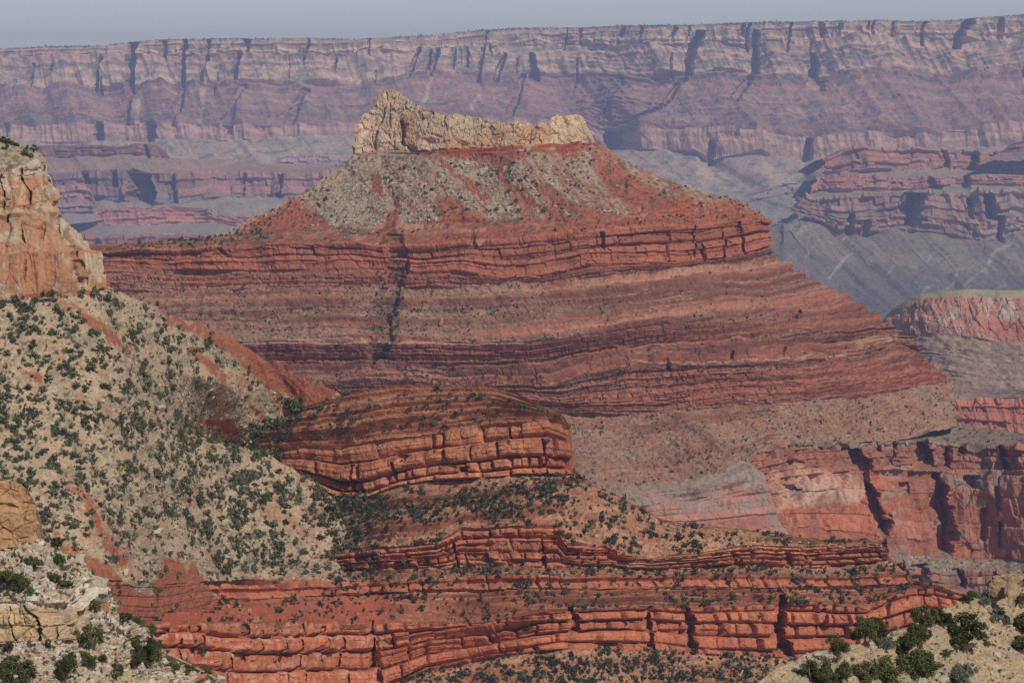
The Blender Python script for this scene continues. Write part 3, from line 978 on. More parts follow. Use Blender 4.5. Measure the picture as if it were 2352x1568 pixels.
# ------------------------------------------------------------------ D: red walled butte beyond the right flank
D0 = [(2010, 760), (2036, 742), (2050, 728), (2065, 708), (2085, 692), (2115, 676), (2160, 668), (2230, 664), (2352, 668), (2430, 672)]
D1 = [(2000, 770), (2040, 745), (2080, 706), (2120, 690), (2200, 682), (2352, 688), (2430, 690)]
D2 = [(1990, 800), (2060, 770), (2120, 768), (2200, 775), (2290, 786), (2352, 780), (2430, 782)]
D3 = [(1980, 840), (2100, 850), (2200, 880), (2280, 895), (2352, 902), (2430, 905)]
D4 = [(1970, 880), (2100, 920), (2171, 922), (2251, 917), (2352, 912), (2430, 912)]
D5 = [(1960, 960), (2116, 968), (2201, 980), (2276, 988), (2352, 1000), (2430, 1005)]
D6 = [(1960, 1010), (2430, 1050)]
ivD = [
    dict(T=0.3, fbm=[(2, 30, 4)]),
    dict(T=2.4, facets=[(14, 0.3, 0.5, 2.0, 0.06), (5, 0.3, 0.5, 1.6, 0.08)], fbm=[(9, 60, 5)], col=[(7, 30, 0, 7)]),
    dict(T=0.75, stairs=[dict(th=(4, 14), c=0.4, k=0.32, lat=0.4)], fbm=[(8, 60, 5), (2.5, 9, 3)], col=[(6, 50, 0.2, 3)]),
    dict(T=0.5, stairs=[dict(th=(4, 12), c=0.35, k=0.28, lat=0.5)], fbm=[(5, 60, 4), (2, 9, 3)], col=[(4, 50, 0.2, 3)]),
    dict(T=3, facets=[(14, 0.25, 0.5, 2.0, 0.06)], beds=[dict(th=(8, 18), ratio=(1, 3), amp=2.4, bamp=3, crack=3, cw=1.5)], fbm=[(8, 50, 5)], col=[(7, 26, 0, 8)]),
    dict(T=0.5, fbm=[(3, 40, 4)]),
]
DS = Sheet([D0, D1, D2, D3, D4, D5, D6], ivD, 1, [(1960, 3480), (2080, 3360), (2200, 3320), (2430, 3300)], step=2.4, mode='clip', x0=1960, x1=2430, seed=47, back=[(1.01, 0.5), (1.06, 8), (1.15, 60)])


def paintD(s):
    c = layer_color(s, [(0.36, 0.29, 0.165), (0.44, 0.205, 0.14), (0.31, 0.20, 0.145), (0.29, 0.18, 0.13), (0.40, 0.15, 0.095), (0.30, 0.18, 0.13)], 0.15, 0.12)
    iv = s.IV[:, None] + 0 * s.GX
    w = fbm(s.GX / 14, s.GY / 40, 0, 4, 3)
    c = mixc(c, (0.55, 0.40, 0.32), (iv == 1) * smooth(0.05, 0.4, w) * 0.7)
    c = mixc(c, (0.36, 0.29, 0.24), (iv == 1) * smooth(0.1, 0.4, fbm(s.GX / 30, s.GY / 18, 5, 4, 4)) * 0.6)
    c = mixc(c, (0.17, 0.16, 0.12), (iv <= 3) * smooth(0.12, 0.4, fbm(s.GX / 12, s.GY / 8, 2, 4, 7)) * 0.5)
    c = mixc(c, (0.45, 0.36, 0.29), (iv == 2) * smooth(0.3, 0.5, fbm(s.GX / 16, s.GY / 10, 8, 4, 9)) * 0.6)
    c = mixc(c, (0.40, 0.13, 0.09), patch(s, [(2250, 745), (2420, 720), (2420, 790), (2300, 786)], 3, 5) * 0.7)
    return c


DS.paint(paintD)
M_D = rock_material('red_wall_rock', 3.0, 0.5, 0.28, bumpdist=1.5)
dm = empty('dome', (1650, 3300, -500))
tag(dm, 'round shouldered red walled hill with a pale green flat top beyond the right flank', 'hill', kind='structure')
DS.build([('grassy_top', 0, 0), ('upper_wall', 1, 1), ('ledge_slope', 2, 3), ('red_wall', 4, 4), ('foot', 5, 5)], M_D, dm)

# ------------------------------------------------------------------ F: the butte
capS = [(816, 350), (819, 310), (825, 280), (835, 262), (848, 255), (862, 240), (870, 225), (880, 212), (905, 208), (920, 213), (935, 226), (950, 237), (970, 247), (1000, 259), (1020, 264), (1045, 259), (1075, 267), (1110, 272), (1150, 280), (1176, 285), (1183, 278), (1200, 283), (1214, 281), (1224, 291), (1235, 281), (1250, 283), (1261, 290), (1267, 270), (1285, 262), (1300, 266), (1325, 262), (1338, 269), (1348, 288), (1358, 308), (1365, 328)]
capB = [(814, 353), (850, 350), (875, 347), (900, 345), (930, 346), (960, 349), (1000, 345), (1050, 342), (1100, 340), (1150, 336), (1215, 333), (1270, 330), (1330, 328), (1368, 330)]
herm = [(808, 360), (850, 362), (930, 361), (960, 365), (1010, 362), (1060, 359), (1150, 353), (1215, 350), (1270, 347), (1330, 345), (1374, 338)]
tal1 = [(740, 410), (850, 405), (1000, 405), (1200, 400), (1380, 385), (1455, 387)]
tal2 = [(650, 468), (850, 460), (1100, 455), (1400, 440), (1560, 434), (1580, 440)]
tal3 = [(480, 548), (600, 535), (750, 522), (1000, 515), (1250, 500), (1500, 480), (1680, 464), (1722, 474)]
rimF = [(140, 566), (250, 576), (300, 572), (400, 578), (480, 571), (540, 569), (600, 560), (700, 557), (800, 558), (900, 568), (1000, 562), (1100, 552), (1200, 545), (1300, 537), (1400, 529), (1500, 521), (1600, 518), (1700, 506), (1750, 495), (1769, 505)]
sup1 = [(140, 615), (250, 612), (400, 622), (600, 624), (800, 618), (900, 620), (960, 630), (1050, 626), (1150, 640), (1240, 640), (1350, 612), (1500, 604), (1620, 598), (1700, 585), (1768, 566)]
sup2 = [(140, 670), (400, 668), (700, 665), (1000, 662), (1100, 658), (1250, 652), (1400, 630), (1600, 612), (1700, 600), (1778, 576)]
sup3 = [(140, 788), (545, 785), (800, 785), (1000, 783), (1200, 787), (1300, 776), (1450, 750), (1700, 722), (1900, 694), (1957, 684)]
sup4 = [(140, 850), (620, 838), (900, 834), (1210, 832), (1300, 815), (1480, 790), (1650, 776), (1850, 764), (2000, 752), (2046, 747)]
sup5 = [(140, 905), (900, 880), (1150, 885), (1270, 885), (1350, 864), (1450, 845), (1526, 838), (1676, 836), (1800, 828), (1976, 815), (2060, 790), (2115, 805)]
sup6 = [(140, 960), (1150, 930), (1276, 944), (1400, 952), (1546, 952), (1676, 936), (1850, 925), (2026, 910), (2120, 892), (2192, 872)]
redt = [(140, 1250), (1100, 1210), (1310, 1200), (1450, 1158), (1560, 1124), (1660, 1098), (1720, 1076), (1760, 1046), (1900, 1022), (2050, 1012), (2120, 1000), (2190, 985)]
LG = dict(th=(2.0, 6.5), ratio=(2, 7), amp=1.6, bamp=0.9, crack=1.6, cw=0.55, jprob=0.35)
LB2 = dict(th=(2.5, 6.5), ratio=(0.8, 3.5), amp=0.3, bamp=0.7, crack=2.0, cw=0.55, jprob=0.4)
ST = dict(th=(3.5, 10), c=0.42, k=0.40, lat=0.32, rag=0.16)
STd = dict(th=(3, 9.0), c=0.28, k=0.30, lat=0.52, rag=0.16)
STr = dict(th=(2.4, 7.0), c=0.5, k=0.38, lat=0.24, rag=0.14)
TF = [(5, 60, 5), (1.2, 4, 3), (0.5, 1.6, 2)]
TC = [(3.5, 70, 0.0, 4), (1.3, 18, 0.0, 6)]
ivF = [
    dict(T=1.25, facets=[(20, 0.18, 0.4, 1.3, 0.06), (7.5, 0.30, 0.55, 1.1, 0.08), (2.8, 0.30, 0.55, 1.0, 0.12)], fbm=[(3, 40, 4), (0.8, 3, 3)]),
    dict(T=1.0, beds=[dict(th=(1, 3), ratio=(4, 10), amp=0.6, bamp=0.3, crack=0.7, cw=0.6)], fbm=[(1.5, 12, 4)]),
    dict(T=0.66, fbm=TF, col=TC), dict(T=0.66, fbm=TF, col=TC), dict(T=0.60, fbm=TF, col=TC),
    dict(T=0.45, fbm=[(3, 50, 5), (0.8, 4, 3)], stairs=[STd], col=[(2.0, 50, 0.0, 4)]),
    dict(cover=0.16, fine=1.5, T=2.6, beds=[LG, dict(th=(10, 24), ratio=(1.2, 4), amp=2.4, bamp=2.4, crack=2.4, cw=0.8, und=2.0, bulge=1.0)], facets=[(11, 0.16, 0.5, 0.8, 0.06)], fbm=[(10, 80, 5), (1.2, 6, 4)]),
    dict(T=1.1, fine=1.7, stairs=[dict(ST, th=(4, 11), k=0.26), dict(STr, th=(1.5, 4), k=0.2)], beds=[LB2], fbm=[(6, 70, 5), (1.0, 5, 3)]),
    dict(T=0.62, fine=1.7, beds=[dict(LB2, jprob=0.2, bamp=0.4, crack=1.0)], stairs=[dict(ST, xl=(1150, 1450, 0.66, 0.30)), dict(STr, th=(1.6, 4.5), k=0.22, xl=(1150, 1450, 0.7, 0.36))], fbm=[(7, 90, 4), (1.6, 14, 3), (0.7, 4, 3)], col=[(3.0, 80, 0.3, 4)]),
    dict(T=1.5, fine=1.7, beds=[LB2], stairs=[dict(STr, th=(4, 11), k=0.28), dict(STr, th=(1.5, 4), k=0.2)], facets=[(8, 0.12, 0.5, 0.7, 0.07)], fbm=[(8, 90, 5), (1.8, 16, 3), (0.8, 4, 3)]),
    dict(T=0.72, fine=1.7, beds=[dict(LB2, jprob=0.25)], stairs=[ST, dict(STr, k=0.2, th=(1.6, 4.5))], fbm=[(8, 90, 5), (1.8, 16, 3), (0.8, 4, 3)], col=[(4, 60, 0.3, 4)]),
    dict(T=2.0, fine=1.7, beds=[LB2], stairs=[dict(STr, th=(5, 13), k=0.32), dict(STr, th=(1.6, 4.5), k=0.25)], facets=[(9, 0.14, 0.5, 0.7, 0.07)], fbm=[(9, 100, 5), (1.8, 16, 3), (0.8, 4, 3)]),
    dict(T=0.60, fbm=[(8, 90, 5), (1.4, 5, 3), (0.5, 1.6, 2)], stairs=[dict(STd, lat=0.55, k=0.26, xr=(100, 120, 1650, 1850))], col=[(7, 90, 0.75, 4), (2.4, 26, 0.75, 5)]),
]
carveF = [
    ([(540, 900, 22), (600, 918, 30), (640, 910, 30), (700, 893, 26), (770, 874, 26), (835, 866, 30)], 9),
    ([(360, 880, 9), (450, 893, 12), (560, 893, 16)], 2.5), 
    ([(572, 505, 5), (590, 510, 22)], 6), ([(575, 432, 18), (588, 430, 24)], 5), 
    ([(540, 1385, 6), (575, 1385, 5)], 8), ([(520, 1590, 5), (590, 1592, 5)], 5), ([(560, 1605, 8), (598, 1612, 12)], 6), ([(545, 1090, 5), (560, 1088, 5)], 6), ([(280, 922, 5), (330, 925, 6)], 10),
    ([(250, 885, 3), (300, 868, 3), (340, 862, 4)], 5), ([(240, 900, 2), (290, 895, 3)], 4), ([(335, 942, 14), (346, 946, 14)], 8), ([(320, 985, 22), (330, 990, 22)], 5),
    ([(716, 1828, 8), (735, 1826, 7)], 10), ([(805, 1685, 4), (830, 1686, 4)], 6), ([(795, 1795, 10), (815, 1800, 9)], 8), ([(825, 1535, 5), (850, 1537, 6)], 8), ([(530, 1660, 4), (600, 1660, 4)], 6), ([(510, 1700, 4), (580, 1705, 4)], 6),
]
F = Sheet([capS, capB, herm, tal1, tal2, tal3, rimF, sup1, sup2, sup3, sup4, sup5, sup6, redt], ivF, 6,
          [(140, 2100), (500, 2056), (950, 2016), (1250, 2000), (1500, 2016), (1660, 2050), (1740, 2095), (1769, 2130)],
          sm=55, step=2.35, mode='norm', rim=2.0, seed=57, carve=carveF, back=[(1.012, 4), (1.03, 22), (1.07, 90)], strike=0.5,
          dD={9: [(140, 0), (1700, 0), (1955, 60)], 11: [(140, 0), (1800, 0), (2115, 60)], 13: [(1660, 0), (1760, 26), (1900, 34), (2060, 10), (2165, 0)]})


def paintF(s):
    talc = (0.31, 0.245, 0.175)
    c = layer_color(s, [(0.58, 0.485, 0.355), (0.27, 0.08, 0.045), talc, talc, talc, (0.32, 0.16, 0.10), (0.34, 0.135, 0.08), (0.32, 0.15, 0.10), (0.29, 0.17, 0.12), (0.32, 0.14, 0.09), (0.29, 0.15, 0.105), (0.30, 0.105, 0.07), (0.28, 0.175, 0.125)], 0.14, 0.14)
    iv = s.IV[:, None] + 0 * s.GX
    X, Y = s.GX, s.GY
    # cap: grey weathered skin, orange fresh rock low down
    w = fbm(X / 40, Y / 22, 0, 5, 2) + (Y - np.interp(X, [820, 950, 1150, 1360], [355, 330, 300, 315])) / 60
    c = mixc(c, (0.54, 0.31, 0.17), (iv == 0) * smooth(-0.1, 0.5, w) * 0.75)
    c = mixc(c, (0.52, 0.30, 0.165), patch(s, [(925, 330), (910, 280), (935, 262), (960, 268), (955, 300), (990, 330)], 5, 5) * 0.8)
    c = mixc(c, (0.54, 0.34, 0.19), patch(s, [(1195, 290), (1265, 288), (1268, 326), (1180, 332)], 6, 4) * 0.9)
    c = mixc(c, (0.38, 0.33, 0.25), (iv == 0) * smooth(0.1, 0.5, fbm(X / 9, Y / 7, 3, 4, 8)) * 0.6)
    c = mixc(c, (0.17, 0.14, 0.10), (iv == 0) * s.crk * 0.5)
    # talus: red soil showing between the grey debris cones
    RS = (0.30, 0.085, 0.045)
    reds = [
        [(853, 396), (864, 452), (888, 455), (883, 415)], [(909, 452), (925, 439), (904, 533), (888, 549), (880, 506)],
        [(971, 352), (1009, 368), (1071, 412), (1132, 452), (1119, 474), (1084, 441), (1017, 388)], [(1000, 446), (1057, 474), (1124, 506), (1135, 522), (1010, 528), (1004, 479)],
        [(1108, 358), (1138, 382), (1173, 420), (1232, 458), (1312, 501), (1339, 517), (1285, 506), (1205, 463), (1151, 415), (1119, 377)],
        [(968, 350), (1215, 337), (1205, 368), (1151, 384), (1100, 362), (1010, 368), (985, 368)], [(1264, 333), (1352, 330), (1328, 360), (1291, 362)],
        [(1352, 334), (1379, 372), (1456, 408), (1526, 448), (1626, 478), (1676, 500), (1476, 492), (1401, 452), (1380, 400), (1362, 380)],
        [(1226, 400), (1310, 460), (1400, 500), (1330, 500), (1260, 455)], [(540, 530), (640, 478), (700, 440), (690, 470), (760, 505), (740, 530), (640, 548)],
        [(1230, 520), (1700, 480), (1760, 505), (1560, 520), (1300, 535)], [(900, 548), (1200, 520), (1220, 545), (1000, 560)]]
    tm = (iv >= 2) & (iv <= 5)
    red = np.zeros(X.shape)
    for k, p in enumerate(reds):
        red = np.maximum(red, patch(s, p, k, 8))
    streak = fbm((X - 0.75 * Y) / 10, (X + Y) / 130, 0, 5, 21)
    red = np.maximum(red, smooth(0.10, 0.45, streak + 0.3 * smooth(1100, 1400, X) - 0.05 * smooth(900, 700, X)) * 0.75)
    red = np.maximum(red, smooth(-0.25, 0.35, fbm(X / 30, Y / 12, 3, 5, 26) + (Y - np.interp(X, [500, 900, 1300, 1700], [545, 535, 505, 470])) / 30) * 0.8)
    c = mixc(c, RS, tm * red * 0.9)
    c = mixc(c, (0.36, 0.30, 0.22), (iv == 1) * smooth(-0.1, 0.2, fbm(X / 30, Y / 40, 3, 4, 29) + 0.5 * smooth(1010, 930, X) - 0.15) * 0.95)
    fine = fbm(X / 4, Y / 3.4, 6, 3, 25)
    c = c * (1 + tm * (0.34 * fine + 0.22 * fbm(X / 13, Y / 11, 4, 4, 27)))[..., None]
    # rubble and scrub on slopes
    pale = patch(s, [(790, 420), (850, 430), (870, 500), (865, 560), (770, 560), (745, 520)], 4, 12)
    c = mixc(c, (0.42, 0.37, 0.29), tm * np.maximum(speck(s, 5.5, 0.66, 4), speck(s, 3.4, 0.60, 6) * (0.35 + 0.65 * pale)) * (1 - 0.75 * red) * 0.8)
    c = mixc(c, (0.08, 0.08, 0.05), tm * np.maximum(speck(s, 5.0, 0.64, 8), speck(s, 8.0, 0.70, 28)) * 0.75)
    c = mixc(c, VEG, (iv == 5) * (X < 900) * smooth(-0.05, 0.3, fbm(X / 22, Y / 8, 2, 4, 15)) * 0.6)
    # ledge country: small red cliffs, scrub-dotted debris benches between them
    le = ((iv >= 7) & (iv <= 12)).astype(float)
    bench = le * (1 - s.clf)
    grey = smooth(-0.2, 0.3, fbm(X / 110, Y / 26, 4, 4, 16) + np.where(X < 1150, 0.2, -0.10) + (iv == 12) * 0.2)
    c = mixc(c, (0.27, 0.195, 0.145), bench * grey * 0.75)
    c = mixc(c, (0.27, 0.135, 0.09), bench * (1 - grey) * 0.5)
    bb = bed_bands(s, 5.5)
    cl3 = mixc(mixc(np.ones(X.shape + (3,)) * np.array([0.33, 0.135, 0.09]), (0.17, 0.075, 0.06), smooth(0.1, 0.65, -bb)), (0.47, 0.28, 0.205), smooth(0.5, 0.9, bb))
    c = c + (cl3 - c) * (le * np.where(iv == 12, 0.2, 1) * np.maximum(s.clf * 0.9, smooth(0.25, 0.75, np.abs(bb)) * (0.62 - 0.3 * grey) * (0.35 + 0.65 * smooth(900, 1350, X))))[..., None]
    c = mixc(c, (0.45, 0.29, 0.21), le * s.lip * smooth(0.42, 0.7, vnoise(X / 60, s.bed * 9, 0, 35)) * 0.7)
    c = mixc(c, (0.16, 0.075, 0.06), ((iv >= 6) & (iv <= 11)) * smooth(0.25, 0.6, fbm(X / 9, Y / 30, 2, 4, 37)) * 0.45)
    c = mixc(c, (0.38, 0.30, 0.235), bench * np.maximum(speck(s, 3.8, 0.68, 17), speck(s, 6.5, 0.74, 27)) * 0.7)
    c = mixc(c, (0.075, 0.08, 0.05), (bench * 0.9 + (iv == 6) * (0.2 + s.cov * 0.6) + le * s.clf * 0.2) * np.maximum(speck(s, 6.0, 0.66, 18), speck(s, 3.6, 0.70, 19)) * 0.8)
    c = c * (1 + le * 0.22 * fine)[..., None]
    c = mixc(c, (0.46, 0.31, 0.235), patch(s, [(545, 783), (1000, 781), (1205, 786), (1200, 792), (545, 790)], 3, 2) * 0.7)
    c = mixc(c, (0.46, 0.28, 0.205), patch(s, [(1420, 835), (1550, 828), (1980, 812), (1980, 820), (1550, 838), (1440, 846)], 3, 2) * 0.8)
    c = mixc(c, (0.46, 0.29, 0.22), patch(s, [(1960, 775), (2060, 760), (2060, 780), (1970, 795)], 3, 3) * 0.6)
    # rock fall chutes on the long lower slope
    ch = fbm((X - 0.95 * Y) / 16, (X + Y) / 260, 0, 5, 41)
    c = mixc(c, (0.34, 0.21, 0.14), (iv == 12) * smooth(0.15, 0.5, ch) * 0.5)
    c = mixc(c, (0.28, 0.115, 0.075), (iv == 12) * smooth(0.15, 0.5, -ch) * 0.5)
    # dark scrubby drainage below the red gully
    c = mixc(c, (0.085, 0.085, 0.06), patch(s, [(880, 590), (930, 590), (935, 660), (915, 720), (905, 830), (840, 838), (850, 720), (880, 650)], 8, 10) * smooth(-0.25, 0.25, fbm(X / 8, Y / 8, 2, 4, 43)) * 0.7)
    return c * np.array([1.04, 0.90, 0.80])


F.paint(paintF)
M_butte = rock_material('butte_rock', 2.0, 0.5, 0.25, bumpdist=1.0)
butte = empty('butte', (0, 2000, -330))
tag(butte, 'red banded butte with a pale pointed caprock and grey debris slopes in the centre', 'butte', kind='structure')
F.build([('caprock', 0, 0), ('red_band', 1, 1), ('talus_slope', 2, 5), ('upper_ledges', 6, 7), ('ledge_slope', 8, 8), ('middle_ledges', 9, 10), ('lower_ledges', 11, 11), ('long_slope', 12, 12)], M_butte, butte)

# the saddle the butte's ledges run on into, behind the tan cliff
sd = [[(-460, r), (150, r + d)] for r, d in ((560, 6), (612, 2), (668, 1), (786, 2), (848, 1), (903, 1), (958, 2), (1240, 10))]
SD = Sheet(sd, [dict(T=T_, beds=[LG], fbm=[(8, 80, 5)]) for T_ in (2.6, 1.1, 0.62, 1.5, 0.72, 2.0, 0.6)], 0, [(-460, 2150), (150, 2136)], step=5, mode='clip', seed=67, ext=(-999, 0, 9999, 0), back=[(1.012, 1), (1.05, 30)])
SD.paint(lambda s: layer_color(s, [(0.34, 0.135, 0.08), (0.32, 0.15, 0.10), (0.29, 0.17, 0.12), (0.32, 0.14, 0.09), (0.29, 0.15, 0.105), (0.30, 0.105, 0.07), (0.28, 0.175, 0.125)], 0.2, 0.14))
sdo = empty('saddle', (-700, 2130, -300))
tag(sdo, 'red ledges carrying on from the butte behind the tan cliff', 'ridge', kind='structure')
SD.build([('upper_ledges', 0, 1), ('ledge_slope', 2, 2), ('lower_ledges', 3, 5), ('long_slope', 6, 6)], M_butte, sdo)

# ------------------------------------------------------------------ the grey-pink nose below the butte and the red amphitheatre right of it
redtx = np.array([p[0] for p in redt], float)
fD = F.D[13]; fX = F.CX[13]
n0 = [(1000, 1172), (1100, 1166), (1310, 1150), (1450, 1118), (1560, 1103), (1650, 1086), (1700, 1062), (1715, 1066)]
n1 = [(1000, 1182), (1310, 1162), (1450, 1134), (1600, 1119), (1690, 1095), (1725, 1074), (1748, 1094)]
n1b = [(1000, 1220), (1310, 1190), (1500, 1160), (1700, 1140), (1766, 1132)]
n2 = [(1000, 1300), (1310, 1280), (1450, 1265), (1700, 1245), (1810, 1232)]
NS = Sheet([n0, n1, n1b, n2], [dict(T=0.9, stairs=[STd], fbm=[(5, 40, 5), (1.5, 6, 3)]), dict(T=2.4, stairs=[dict(STr, lat=0.45)], facets=[(4, 0.2, 0.5, 1.0, 0.07)], fbm=[(7, 40, 5), (1.6, 6, 3)]),
                              dict(T=3.4, facets=[(4.5, 0.16, 0.5, 1.6, 0.05)], beds=[dict(th=(4, 12), ratio=(2, 6), amp=0.8, bamp=0.5, crack=1.0, cw=0.5)], fbm=[(7, 50, 5), (1.5, 6, 3)], col=[(2.2, 12, 0, 8)])],
           0, lambda x: np.interp(x, fX, fD) - 14, step=2.3, mode='norm', seed=59)


def paintN(s):
    c = layer_color(s, [(0.27, 0.17, 0.12), (0.32, 0.19, 0.14), (0.38, 0.18, 0.125)], 0.15, 0.1)
    X, Y = s.GX, s.GY
    c = mixc(c, (0.25, 0.20, 0.16), patch(s, [(1690, 1060), (1745, 1080), (1790, 1180), (1812, 1235), (1770, 1230), (1740, 1130), (1660, 1110), (1600, 1125), (1590, 1110)], 3, 9) * 0.65)
    c = mixc(c, (0.27, 0.21, 0.165), patch(s, [(1430, 1130), (1500, 1118), (1640, 1110), (1640, 1140), (1560, 1140), (1480, 1175), (1440, 1150)], 5, 6) * 0.7)
    c = mixc(c, (0.30, 0.20, 0.165), patch(s, [(1560, 1150), (1740, 1145), (1745, 1165), (1620, 1185), (1570, 1185)], 7, 5) * 0.8)
    c = mixc(c, (0.46, 0.38, 0.31), smooth(0.35, 0.6, fbm(X / 8, Y / 26, 0, 4, 5)) * 0.5)
    c = mixc(c, (0.36, 0.13, 0.09), patch(s, [(1600, 1185), (1640, 1178), (1760, 1190), (1770, 1240), (1560, 1240), (1600, 1215)], 9, 5) * 0.5)
    n2 = fbm(X / 26, Y / 12, 2, 5, 12)
    c = mixc(c, (0.28, 0.22, 0.175), smooth(0.05, 0.35, n2 + np.interp(Y, [1090, 1150, 1200, 1230], [0.2, 0.0, -0.15, -0.25])) * 0.4)
    c = mixc(c, (0.42, 0.17, 0.11), smooth(0.1, 0.4, -n2) * 0.6)
    c = mixc(c, (0.09, 0.09, 0.06), (s.IV[:, None] <= 1) * speck(s, 5, 0.66, 14) * 0.7)
    c = mixc(c, (0.17, 0.11, 0.09), smooth(0.3, 0.55, fbm(X / 7, Y / 40, 2, 4, 15)) * 0.5)
    return c


NS.paint(paintN)
nose = empty('bluff', (700, 1950, -500))
tag(nose, 'pinkish grey rounded bluff below the butte in front of the red amphitheatre', 'bluff', kind='structure')
NS.build([('shoulder', 0, 0), ('upper_wall', 1, 1), ('lower_wall', 2, 2)], M_butte, nose)

r0 = [(1702, 1008), (1900, 985), (2040, 952), (2110, 957), (2150, 966), (2200, 976), (2276, 984), (2352, 997), (2440, 1008)]
r1 = [(1704, 1056), (1740, 1038), (1800, 1025), (1900, 1016), (1960, 1020), (2050, 1018), (2120, 1016), (2200, 1019), (2300, 1026), (2352, 1030), (2440, 1036)]
r2 = [(1716, 1115), (1750, 1105), (1900, 1085), (2050, 1080), (2200, 1090), (2440, 1095)]
r3 = [(1770, 1245), (1812, 1238), (1900, 1240), (1960, 1252), (2050, 1272), (2200, 1280), (2352, 1288), (2440, 1290)]
r4 = [(1770, 1290), (1900, 1290), (2040, 1296), (2200, 1318), (2352, 1312), (2440, 1312)]
r5 = [(1770, 1420), (2100, 1420), (2440, 1440)]
ivR = [
    dict(T=0.10, fbm=[(1.2, 30, 4)]),
    dict(T=3.2, beds=[dict(th=(5, 14), ratio=(1, 3), amp=1.3, bamp=2.0, crack=2.4, cw=0.8)], facets=[(9, 0.3, 0.5, 1.3, 0.06), (3.2, 0.3, 0.5, 1.3, 0.09)], fbm=[(10, 60, 5), (1.5, 8, 3)], col=[(6, 20, 0, 8)]),
    dict(T=4.5, facets=[(16, 0.22, 0.5, 2.6, 0.05), (5, 0.22, 0.5, 2.4, 0.07)], beds=[dict(th=(14, 30), ratio=(0.5, 2), amp=1.0, bamp=1.2, crack=1.2, cw=0.8)], fbm=[(12, 70, 5), (1.6, 8, 3)], col=[(6, 24, 0, 12), (1.6, 7, 0, 10)]),
    dict(T=0.5, fbm=[(3, 30, 4), (0.8, 5, 3)]),
    dict(T=2.5, beds=[dict(th=(8, 20), ratio=(1, 3), amp=1.5, bamp=2.5, crack=2.5, cw=0.8)], fbm=[(10, 60, 5), (1.5, 8, 3)], col=[(9, 30, 0, 9)]),
]
carveR = [
    ([(1030, 1958, 24), (1045, 1965, 30), (1062, 1985, 21), (1085, 1990, 12), (1110, 1996, 10), (1140, 2010, 18)], 22), ([(1120, 1995, 12), (1155, 2008, 18), (1180, 2022, 27), (1210, 2034, 18), (1225, 2036, 12)], 30),
    ([(1020, 2118, 14), (1040, 2122, 21), (1075, 2120, 21)], 26), ([(1022, 2058, 9), (1075, 2054, 10)], 16), ([(1020, 2012, 6), (1038, 2012, 6)], 12), ([(1090, 2150, 12), (1120, 2155, 15), (1150, 2168, 21), (1200, 2175, 27), (1278, 2184, 27)], 34),
    ([(1028, 2180, 8), (1075, 2184, 9)], 14), ([(1110, 2080, 12), (1140, 2092, 9)], 10), ([(1022, 2210, 8), (1040, 2212, 9)], 12), ([(1025, 2300, 8), (1075, 2310, 10)], 18), ([(1095, 2230, 24), (1118, 2236, 21)], 14), ([(1120, 2300, 9), (1170, 2300, 9)], 10),
    ([(1060, 1830, 21), (1066, 1832, 21)], 8), ([(1115, 1815, 21), (1124, 1830, 18)], 8), ([(1170, 2260, 8), (1240, 2258, 8)], 10), ([(1200, 2300, 6), (1255, 2296, 8)], 10), ([(1300, 2110, 21), (1350, 2105, 24)], 20), ([(1310, 2200, 12), (1350, 2200, 12)], 20),
]
R = Sheet([r0, r1, r2, r3, r4, r5], ivR, 1, lambda x: np.interp(x, fX, fD) + np.interp(x, [1690, 2060, 2160, 2352, 2440], [-6, -8, -8, -60, -90]),
          step=2.3, mode='norm', seed=61, carve=carveR, back=[(1.01, 2), (1.05, 30)])


def paintR(s):
    c = layer_color(s, [(0.28, 0.21, 0.165), (0.36, 0.155, 0.105), (0.40, 0.145, 0.088), (0.26, 0.20, 0.155), (0.28, 0.145, 0.11)], 0.15, 0.2)
    iv = s.IV[:, None] + 0 * s.GX
    X, Y = s.GX, s.GY
    c = mixc(c, (0.31, 0.26, 0.22), (iv == 1) * smooth(1032, 1022, Y) * 0.6)
    c = mixc(c, (0.31, 0.255, 0.215), smooth(0.12, 0.35, fbm(X / 46, Y / 16, 3, 4, 7)) * (X > 2030) * (iv >= 1) * 0.6)
    c = mixc(c, (0.56, 0.34, 0.25), patch(s, [(1780, 1078), (1830, 1066), (1900, 1085), (1960, 1085), (1985, 1110), (1985, 1150), (1900, 1158), (1820, 1158), (1785, 1180), (1768, 1120)], 3, 8) * 0.75)
    c = mixc(c, (0.48, 0.36, 0.29), patch(s, [(1850, 1100), (1900, 1095), (1960, 1130), (1985, 1155), (1860, 1158), (1800, 1140)], 5, 9) * 0.6)
    c = mixc(c, (0.30, 0.25, 0.215), patch(s, [(2140, 1090), (2300, 1085), (2352, 1090), (2350, 1110), (2210, 1125), (2160, 1110)], 7, 6) * 0.6)
    st = fbm(X / 6, Y / 60, 1, 4, 9)
    c = mixc(c, (0.55, 0.40, 0.32), (iv == 2) * smooth(0.42, 0.6, st) * 0.5)
    c = mixc(c, (0.24, 0.10, 0.075), (iv >= 1) * smooth(0.30, 0.55, -st) * 0.45)
    c = mixc(c, (0.10, 0.10, 0.07), ((iv == 0) | (iv == 3)) * np.maximum(speck(s, 5, 0.60, 8), speck(s, 3.5, 0.66, 9)) * 0.7)
    c = mixc(c, (0.42, 0.37, 0.31), (iv == 3) * speck(s, 4, 0.66, 11) * 0.7)
    big = fbm(X / 34, Y / 44, 2, 5, 17)
    c = mixc(c, (0.25, 0.125, 0.095), (iv >= 1) * smooth(0.0, 0.35, big) * 0.55)
    c = mixc(c, (0.17, 0.085, 0.07), (iv >= 1) * smooth(0.25, 0.5, fbm(X / 7, Y / 26, 5, 4, 18)) * 0.5)
    return c * np.array([0.96, 0.91, 0.84])


